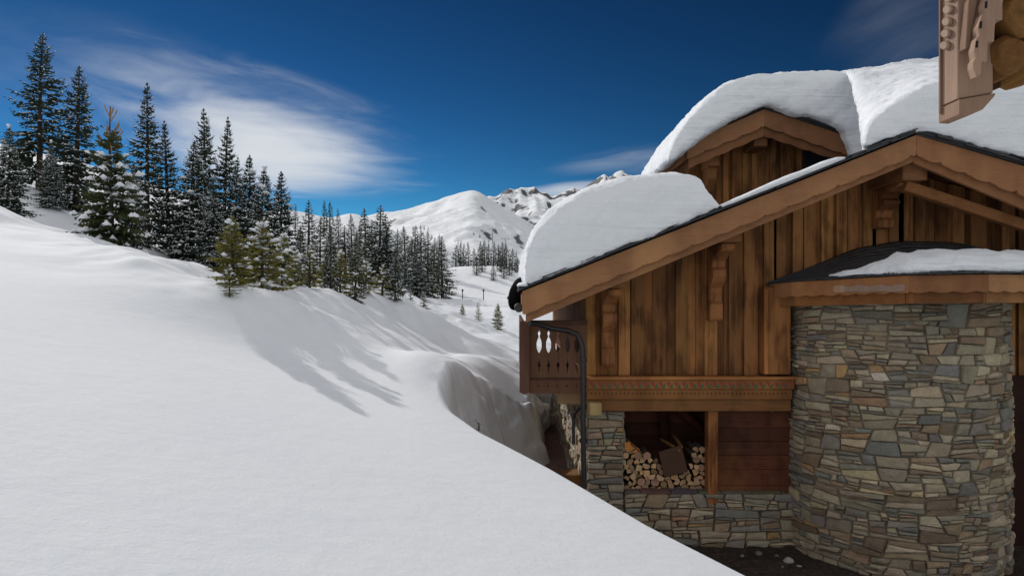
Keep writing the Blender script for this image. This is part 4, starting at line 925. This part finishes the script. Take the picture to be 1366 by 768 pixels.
# ------------------------------------------------------------------ trees
def fir_data(H, seed, R=.2, nbr=120, ntw=8, nnd=3, snow=.5, t0=.05, droop=1.0, lumps=False, gap=0.0, bare=0.0, dens_low=1.0, tw_w=1.0):
    r = np.random.RandomState(seed); rr = random.Random(seed)
    fv = []; ff = []; sv = []; sf = []; bv = MB()
    def tri(a, b, c): i = len(fv); fv.extend((a, b, c)); ff.append((i, i + 1, i + 2))
    def squad(c, ax, sd, w, l, h):
        i = len(sv)
        for (p, q, u_) in ((-1, 0, 0), (-.5, .8, .1), (.5, .9, .1), (1, 0, 0), (.5, -.9, .1), (-.5, -.8, .1)): sv.append(c + ax * (p * l) + sd * (q * w) + np.array((0, 0, -h * .4)))
        sv.append(c + np.array((0, 0, h))); sv.append(c + np.array((0, 0, -h * .7)))
        for k in range(6): sf.append((i + k, i + (k + 1) % 6, i + 6)); sf.append((i + (k + 1) % 6, i + k, i + 7))
    az = 0
    for i in range(nbr):
        t = t0 + (1 - t0 - .015) * (i / nbr) ** .92; wn = 34; t = (t * wn - (t * wn) % 1 + .5 * ((t * wn) % 1) + r.uniform(-.1, .1)) / wn; t = min(max(t, t0), .985); h = t * H; az += 2.4 + r.uniform(-.3, .3)
        if r.rand() < gap: continue
        prof = min(1.0, (1 - t) ** .85 * (1.02 if t > .12 else .8)); Lb = H * R * prof * r.uniform(.55, 1.28) + .006 * H
        el = math.radians(48 * t ** 2 - 12 * droop * (1 - t) + r.uniform(-8, 8)) if t < .97 else 1.2
        is_bare = t > 1 - bare
        if is_bare and r.rand() < .55: continue
        if is_bare: el = math.radians(r.uniform(40, 62)); Lb = H * R * (.22 + .9 * (1 - t)); 
        d0 = np.array((math.cos(az), math.sin(az), 0)); sidev = np.array((-d0[1], d0[0], 0))
        n = max(3, int(ntw * (.5 + .5 * Lb / (H * R)))); pts = []
        p = np.array((0, 0, h), float); step = Lb / n
        for k in range(n + 1):
            s = k / n; e = el - .45 * droop * s * (1 - t) + .55 * s * s
            pts.append(p.copy()); p = p + step * (d0 * math.cos(e) + np.array((0, 0, math.sin(e)))) + sidev * step * r.uniform(-.12, .12)
        if is_bare:
            bv.tube([Vector(q) for q in pts], [H * .006, *[H * .0045] * (len(pts) - 2), H * .002], 5, mi=0)
            if t > 1 - bare * .85: continue
        for k in range(1, n + 1):
            s = k / n; q = pts[k]; f = pts[k] - pts[k - 1]; f = f / np.linalg.norm(f)
            tl = (.42 * Lb * (1 - s) ** .8 + (.05 * H * R + .02 * H * R * r.rand()) * min(1, .25 + 2.5 * (1 - t))) * r.uniform(.7, 1.2)
            for sg in ((-1, 1) if k < n else (0,)):
                td = f * (.62 if sg else 1) + sidev * sg * .72 + np.array((0, 0, -.30 * droop + r.uniform(-.22, .22))); td = td / np.linalg.norm(td)
                up = np.cross(td, sidev if sg == 0 else f); up = up / (np.linalg.norm(up) + 1e-9); lat = np.cross(up, td)
                wv = (tl * .20 + .004 * H) * tw_w
                for m_i in range(nnd):
                    a_ = q + td * tl * (m_i / nnd); b_ = q + td * tl * min(1.0, (m_i + 1.5) / nnd)
                    o1 = lat * wv * (1 - .5 * m_i / nnd) * r.uniform(.7, 1.3) + up * wv * r.uniform(-.5, .1)
                    o2 = -lat * wv * (1 - .5 * m_i / nnd) * r.uniform(.7, 1.3) + up * wv * r.uniform(-.5, .1)
                    c_ = a_ + td * tl * .25 / nnd
                    tri(a_, b_, c_ + td * tl * .5 / nnd + o1); tri(a_, c_ + td * tl * .5 / nnd + o2, b_)
                    hv = np.array((0, 0, -1.0)) * wv * r.uniform(.6, 1.3); tri(a_, a_ + td * tl * .5 / nnd + hv, b_)
                if r.rand() < snow * (1.0 if t < .75 else .45):
                    squad(q + td * tl * r.uniform(.35, .6) + np.array((0, 0, .012 * H * .4)), td, lat / (np.linalg.norm(lat) + 1e-9), wv * r.uniform(.3, .65), tl * r.uniform(.2, .42), .006 * H)
            if lumps and r.rand() < lumps * (1 if t < .9 else .2):
                lu = H * R * .17 * r.uniform(.4, 1.0); squad(q + np.array((0, 0, lu * .22)), f, sidev, lu * .6, lu * 1.1, lu * .55); squad(q + f * lu * .7 + np.array((0, 0, lu * .1)), sidev, f, lu * .5, lu * .75, lu * .42)
    tk = MB(); lean = r.uniform(-.01, .01) * H
    tk.tube([(0, 0, -.35), (lean * .3, 0, H * .35), (lean, 0, H * .7), (0, 0, H * .995)], [H * .017 + .01, H * .012 + .006, H * .007 + .004, H * .0015 + .002], 7)
    def mk(name, v, f, mats, smooth=False):
        me = bpy.data.meshes.new(name); me.from_pydata([tuple(a) for a in v], [], f)
        for m_ in mats: me.materials.append(m_)
        ca = me.color_attributes.new('tint', 'FLOAT_COLOR', 'CORNER')
        tv = np.repeat(r.uniform(.65, 1.35, (len(f), 1)), 3, axis=1); c4 = np.c_[tv, np.ones(len(f))]
        ca.data.foreach_set('color', np.repeat(c4, [len(x_) for x_ in f], axis=0).ravel())
        if smooth: me.polygons.foreach_set('use_smooth', [True] * len(f))
        me.update(); return me
    return dict(H=H, crown=(fv, ff), snow=(sv, sf), trunk=tk, bare=bv, mk=mk)
PROTO = {}
def proto(key, mats, **kw):
    d = fir_data(**kw); mk = d['mk']; P_ = [('trunk', mk('trunk', d['trunk'].v, d['trunk'].f, [BARK])), ('crown', mk('crown', *d['crown'], [mats]))]
    if d['snow'][0]: P_.append(('snow_load', mk('snow_load', *d['snow'], [SNOW], True)))
    if d['bare'].v: P_.append(('bare_leader', mk('bare_leader', d['bare'].v, d['bare'].f, [BARE])))
    PROTO[key] = (d['H'], P_)
proto('tall_a', FOL, H=10, seed=1, R=.235, nbr=170, ntw=8, nnd=2, snow=.24, t0=.04, gap=.12, tw_w=.62)
proto('tall_b', FOL, H=10, seed=2, R=.20, nbr=190, ntw=8, nnd=2, snow=.34, t0=.02, gap=.08, tw_w=.66)
proto('tall_c', FOL, H=10, seed=3, R=.17, nbr=190, ntw=7, nnd=2, snow=.34, t0=.04, gap=.08, tw_w=.7)
proto('frost_a', FOL, H=7, seed=4, R=.25, nbr=170, ntw=8, nnd=2, snow=.7, t0=.02, tw_w=.7, lumps=.02)
proto('frost_b', FOL, H=8, seed=5, R=.21, nbr=180, ntw=8, nnd=2, snow=.6, t0=.02, tw_w=.7, lumps=.015)
proto('mid_a', FOLM, H=8, seed=6, R=.21, nbr=150, ntw=6, nnd=2, snow=.34, t0=.02, tw_w=.75)
proto('mid_b', FOL, H=8, seed=7, R=.19, nbr=150, ntw=6, nnd=2, snow=.36, t0=.02, tw_w=.75)
proto('mid_c', FOL, H=8, seed=8, R=.23, nbr=140, ntw=6, nnd=2, snow=.30, t0=.03, tw_w=.75)
proto('bare_top', FOLM, H=4.2, seed=9, R=.30, nbr=120, ntw=9, nnd=3, snow=.10, t0=.03, lumps=.17, bare=.36, gap=.10)
proto('young_a', FOLY, H=1.7, seed=10, R=.34, nbr=90, ntw=9, nnd=4, snow=.03, t0=.03, lumps=.06, droop=.5, tw_w=.8)
proto('young_b', FOLY, H=1.6, seed=12, R=.36, nbr=85, ntw=9, nnd=4, snow=.03, t0=.03, lumps=.20, droop=.5, gap=.1, tw_w=.8)
proto('young_c', FOLY, H=1.4, seed=13, R=.30, nbr=60, ntw=8, nnd=4, snow=.03, t0=.05, lumps=.12, droop=.4, gap=.2, tw_w=.8)
proto('far_a', FOL, H=8, seed=14, R=.17, nbr=80, ntw=4, nnd=2, snow=.15, t0=.03, tw_w=1.6)
proto('far_b', FOL, H=8, seed=15, R=.20, nbr=80, ntw=4, nnd=2, snow=.22, t0=.03, tw_w=1.6)
tr_ = random.Random(77)
def tree(key, px, top, Y, label, group=None, wid=1.0, sink=0.0, name='fir_tree', zbase=None, parts=True):
    x = (px - 683) / F * Y; z = gz(x, Y) if zbase is None else zbase
    z -= sink; H0, PP = PROTO[key]; H = (HZ - top) / F * Y - z; s = H / H0
    e = bpy.data.objects.new(name, None); e.empty_display_size = .3; col.objects.link(e); e.location = (x, Y, z); wid *= tr_.uniform(.95, 1.25); e.scale = (s * wid, s * wid * tr_.uniform(.85, 1.1), s)
    e.rotation_euler = (tr_.uniform(-.035, .035), tr_.uniform(-.035, .035), tr_.uniform(0, 6.28)); tag(e, label, 'tree', group)
    for nm, me in PP:
        o = bpy.data.objects.new(nm, me); col.objects.link(o); o.parent = e
        if nm == 'snow_load': o['kind'] = 'stuff'
    return e
# the wood on the left slope
tree('tall_a', 52, 40, 38, 'tallest dark fir, standing against the blue sky at the far left', wid=1.0)
tree('tall_b', 101, 85, 36, 'dense dark fir just right of the tallest one at the far left', wid=1.15)
tree('frost_a', 10, 166, 27, 'frosted fir cut by the left edge of the picture', wid=1.0)
tree('frost_a', 66, 188, 32, 'low frosted fir at the foot of the two tallest firs', wid=.9)
tree('bare_top', 150, 142, 17, 'snow-laden fir with bare yellowish upright leader shoots', wid=1.0, name='fir_tree')
tree('tall_c', 196, 108, 30, 'tall slim fir right behind the fir with the bare leader', wid=1.15)
tree('tall_c', 226, 160, 31, 'shorter slim fir just right of the tall slim one', wid=1.15)
tree('frost_b', 176, 215, 27, 'small frosted fir under the tall slim fir', wid=1.0)
tree('tall_b', 276, 144, 33, 'tallest fir in the clump before the white cloud', wid=.95)
tree('tall_c', 297, 153, 34, 'narrow dark fir touching the tallest one before the white cloud', wid=1.0)
tree('frost_b', 256, 187, 30, 'frosted fir left of the tallest one before the white cloud', wid=1.1)
tree('tall_b', 312, 208, 33, 'fir in the gap right of the narrow dark fir', wid=.9)
tree('frost_b', 328, 204, 31, 'pointed frosted fir in the middle of the clump', wid=1.1)
tree('frost_a', 347, 223, 30, 'broad frosted fir second from the clump\'s right end', wid=.95)
tree('frost_b', 374, 226, 31, 'fir with a thin tip at the right end of the clump', wid=1.15)
tree('frost_a', 283, 235, 28, 'broad low frosted fir in front of the clump', wid=.9)
# young firs along the crest
tree('young_a', 312, 288, 9.8, 'olive green young fir on the crest of the snow bank', wid=1.3, name='young_fir')
tree('young_b', 350, 292, 11.0, 'young fir with pillows of snow right beside the olive green one', wid=1.35, name='young_fir')
tree('young_c', 306, 352, 9.2, 'smallest dark bush-like fir at the edge of the shaded snow', wid=1.1, name='young_fir')
tree('young_b', 376, 308, 12.0, 'snow-covered young fir at the right of the crest group', wid=1.2, name='young_fir')
tree('young_c', 413, 326, 13.5, 'small green fir with one white snow cap on the crest', wid=1.4, name='young_fir')
tree('young_a', 454, 330, 15.5, 'small brownish fir standing on the crest', wid=1.2, name='young_fir')
tree('young_c', 470, 372, 17.3, 'low dark twig bush on the crest below the forest', wid=1.5, name='young_fir')
tree('young_b', 533, 374, 21, 'light green small fir at the right end of the crest', wid=1.0, name='young_fir')
tree('young_c', 566, 388, 24, 'scrubby little fir low at the end of the bank', wid=1.1, name='young_fir')
tree('young_b', 393, 332, 12.8, 'low snowy young fir left of the small green fir with the white cap', wid=1.2, name='young_fir')
tree('young_a', 433, 342, 14.5, 'stubby young fir between the capped green one and the brownish one', wid=1.2, name='young_fir')
tree('young_b', 488, 346, 17.5, 'snow-bent young fir on the crest in front of the tall dark clump', wid=1.2, name='young_fir')
tree('young_c', 510, 352, 19, 'young fir on the crest right of the snow-bent one', wid=1.5, name='young_fir')
tree('mid_b', 402, 306, 13.4, 'slender dark fir rising just behind the crest above the shaded bank', wid=.8)
tree('mid_c', 441, 300, 14.3, 'slim fir behind the crest, throwing one of the long shadows, left of the dark clump', wid=.8)
tree('mid_a', 474, 306, 16.0, 'slim fir at the left edge of the tall dark clump', wid=.85)
tree('mid_b', 527, 322, 19.0, 'short slim fir right in front of the tall dark clump', wid=.9)
# mid wood
MID = [('mid_b', 411, 266, 30), ('mid_a', 427, 290, 24), ('far_a', 432, 266, 110), ('far_a', 440, 268, 112), ('far_a', 394, 271, 115), ('mid_b', 452, 277, 60), ('mid_b', 470, 284, 64), ('mid_a', 487, 277, 25), ('mid_c', 505, 273, 24), ('mid_b', 519, 285, 26), ('mid_a', 478, 300, 22),
       ('mid_b', 462, 300, 24), ('mid_b', 531, 305, 66), ('mid_a', 541, 301, 70), ('mid_b', 552, 300, 72), ('mid_c', 561, 306, 74), ('mid_a', 570, 308, 70), ('mid_a', 590, 314, 62), ('mid_b', 549, 318, 60), ('mid_b', 578, 316, 80), ('frost_b', 556, 330, 58), ('frost_b', 440, 300, 23), ('mid_b', 496, 292, 26), ('frost_b', 400, 300, 40), ('mid_c', 585, 312, 90), ('frost_b', 514, 302, 24)]
near_ = sorted([m_ for m_ in MID if m_[3] < 100], key=lambda m_: m_[1]); words = ['leftmost', 'second', 'third', 'fourth', 'fifth', 'sixth', 'seventh', 'eighth', 'ninth', 'tenth', 'eleventh', 'twelfth', 'thirteenth', 'fourteenth', 'fifteenth', 'sixteenth', 'seventeenth', 'eighteenth', 'nineteenth', 'twentieth', 'twenty-first', 'twenty-second', 'twenty-third', 'twenty-fourth', 'twenty-fifth']
for i_, m_ in enumerate(near_):
    lab = ('leftmost fir' if i_ == 0 else 'rightmost fir' if i_ == len(near_) - 1 else '%s fir from the left' % words[i_]) + ' in the dark wood between the crest and the valley'
    tree(m_[0], m_[1], m_[2], m_[3], lab, 'firs of the middle wood', wid=tr_.uniform(1.15, 1.6))
for m_, lab in zip([m_ for m_ in MID if m_[3] >= 100], ['left of two dark firs on the skyline hill', 'right of two dark firs on the skyline hill', 'lone small fir on the skyline beside the tall clump']): tree(m_[0], m_[1], m_[2], m_[3], lab, None, wid=1.3)
# far stand right of the valley floor
FAR = sorted([(608, 326, 120), (614, 322, 118), (619, 325, 121), (625, 322, 116), (640, 321, 112), (646, 320, 110), (652, 323, 112), (658, 321, 108), (664, 326, 110), (636, 340, 92), (643, 330, 95), (658, 350, 88), (670, 322, 104), (676, 324, 100), (683, 331, 98), (688, 335, 95), (672, 340, 90), (691, 342, 96), (632, 330, 112), (667, 335, 96), (680, 345, 92)])
for i_, (px, top, Y) in enumerate(FAR):
    lab = ('leftmost fir' if i_ == 0 else 'rightmost fir' if i_ == len(FAR) - 1 else '%s fir from the left' % words[i_]) + ' in the far stand under the mountain'
    base = {True: 372, False: 355}[Y < 100]; tree('far_a' if i_ % 2 else 'far_b', px, top, Y, lab, 'firs of the far stand', wid=tr_.uniform(1.3, 1.8), zbase=None)
# tiny trees on the mountain side
for i_, (px, top, h) in enumerate([(551, 301, 6), (556, 300, 6), (561, 299, 7), (566, 301, 6), (571, 302, 6), (576, 312, 7), (632, 309, 5), (640, 311, 6), (652, 318, 5)]):
    Y = 250; x = (px - 683) / F * Y
    tree('far_a', px, top, Y, ('%s tiny dark fir from the left on the white slope under the summit' % ['first', 'second', 'third', 'fourth', 'fifth', 'sixth', 'seventh', 'eighth', 'ninth'][i_]), 'tiny firs on the white slope', wid=1.8, zbase=(HZ - top - h) / F * Y)
# small ones in the valley
for px, top, Y, lab, k in [(617, 404, 30, 'left of three tiny firs in front of the valley floor', 'young_a'), (638, 402, 31, 'middle of three tiny firs in front of the valley floor', 'young_c'), (664, 404, 32, 'right of three tiny firs in front of the valley floor', 'young_a'), (548, 385, 22.5, 'thin sapling beside the light green small fir', 'young_c')]:
    tree(k, px, top, Y, lab, None, wid=1.0, name='young_fir')
rock(290, 397, 10.6, .10, 'dark rock showing beside the smallest fir', GREYR, 21)

# ------------------------------------------------------------------ pylons and markers in the valley
PYL = flat('galvanised steel', (.28, .29, .31), .6)
def pylon(px, top, bot, Y, lab):
    b_ = P(px, bot, Y); t_ = P(px, top, Y); e = empty('lift_pylon', b_, lab, 'lift pylon', 'ski lift pylons')
    mb = MB(); mb.tube([b_ - Vector((0, 0, 1)), t_], [Y * .0007, Y * .0005], 8); mb.build('mast', PYL, e)
    mb = MB(); w_ = Y * .005; mb.beam(t_ + Vector((-w_, 0, 0)), t_ + Vector((w_, 0, 0)), Y * .0006, Y * .0006); mb.build('crossarm', PYL, e)
    for s_ in (-1, 1):
        mb = MB(); mb.beam(t_ + Vector((w_ * s_ - w_ * .2, 0, -Y * .0012)), t_ + Vector((w_ * s_ + w_ * .2, 0, -Y * .0012)), Y * .0015, Y * .0008); mb.build('pulley_bank', PYL, e)
pylon(657, 305, 322, 240, 'lift pylon highest on the slope under the summit'); pylon(611, 321, 338, 200, 'lift pylon left of the far fir stand'); pylon(674, 318, 352, 118, 'tallest lift pylon rising inside the far fir stand')
for i_, (px, top, bot, lab) in enumerate([(595, 385, 397, 'left piste marker pole on the valley floor'), (617, 386, 397, 'middle piste marker pole on the valley floor'), (645, 386, 398, 'right piste marker pole on the valley floor')]):
    Y = 66; b_ = P(px, bot, Y); mb = MB(); mb.tube([b_ - Vector((0, 0, 1)), P(px, top, Y)], [.05, .04], 6); mb.tube([P(px, top - .3, Y), P(px, top + 2.5, Y)], [.09, .09], 6); o = mb.build('marker_pole', METAL, None, 0, b_); tag(o, lab, 'marker pole')
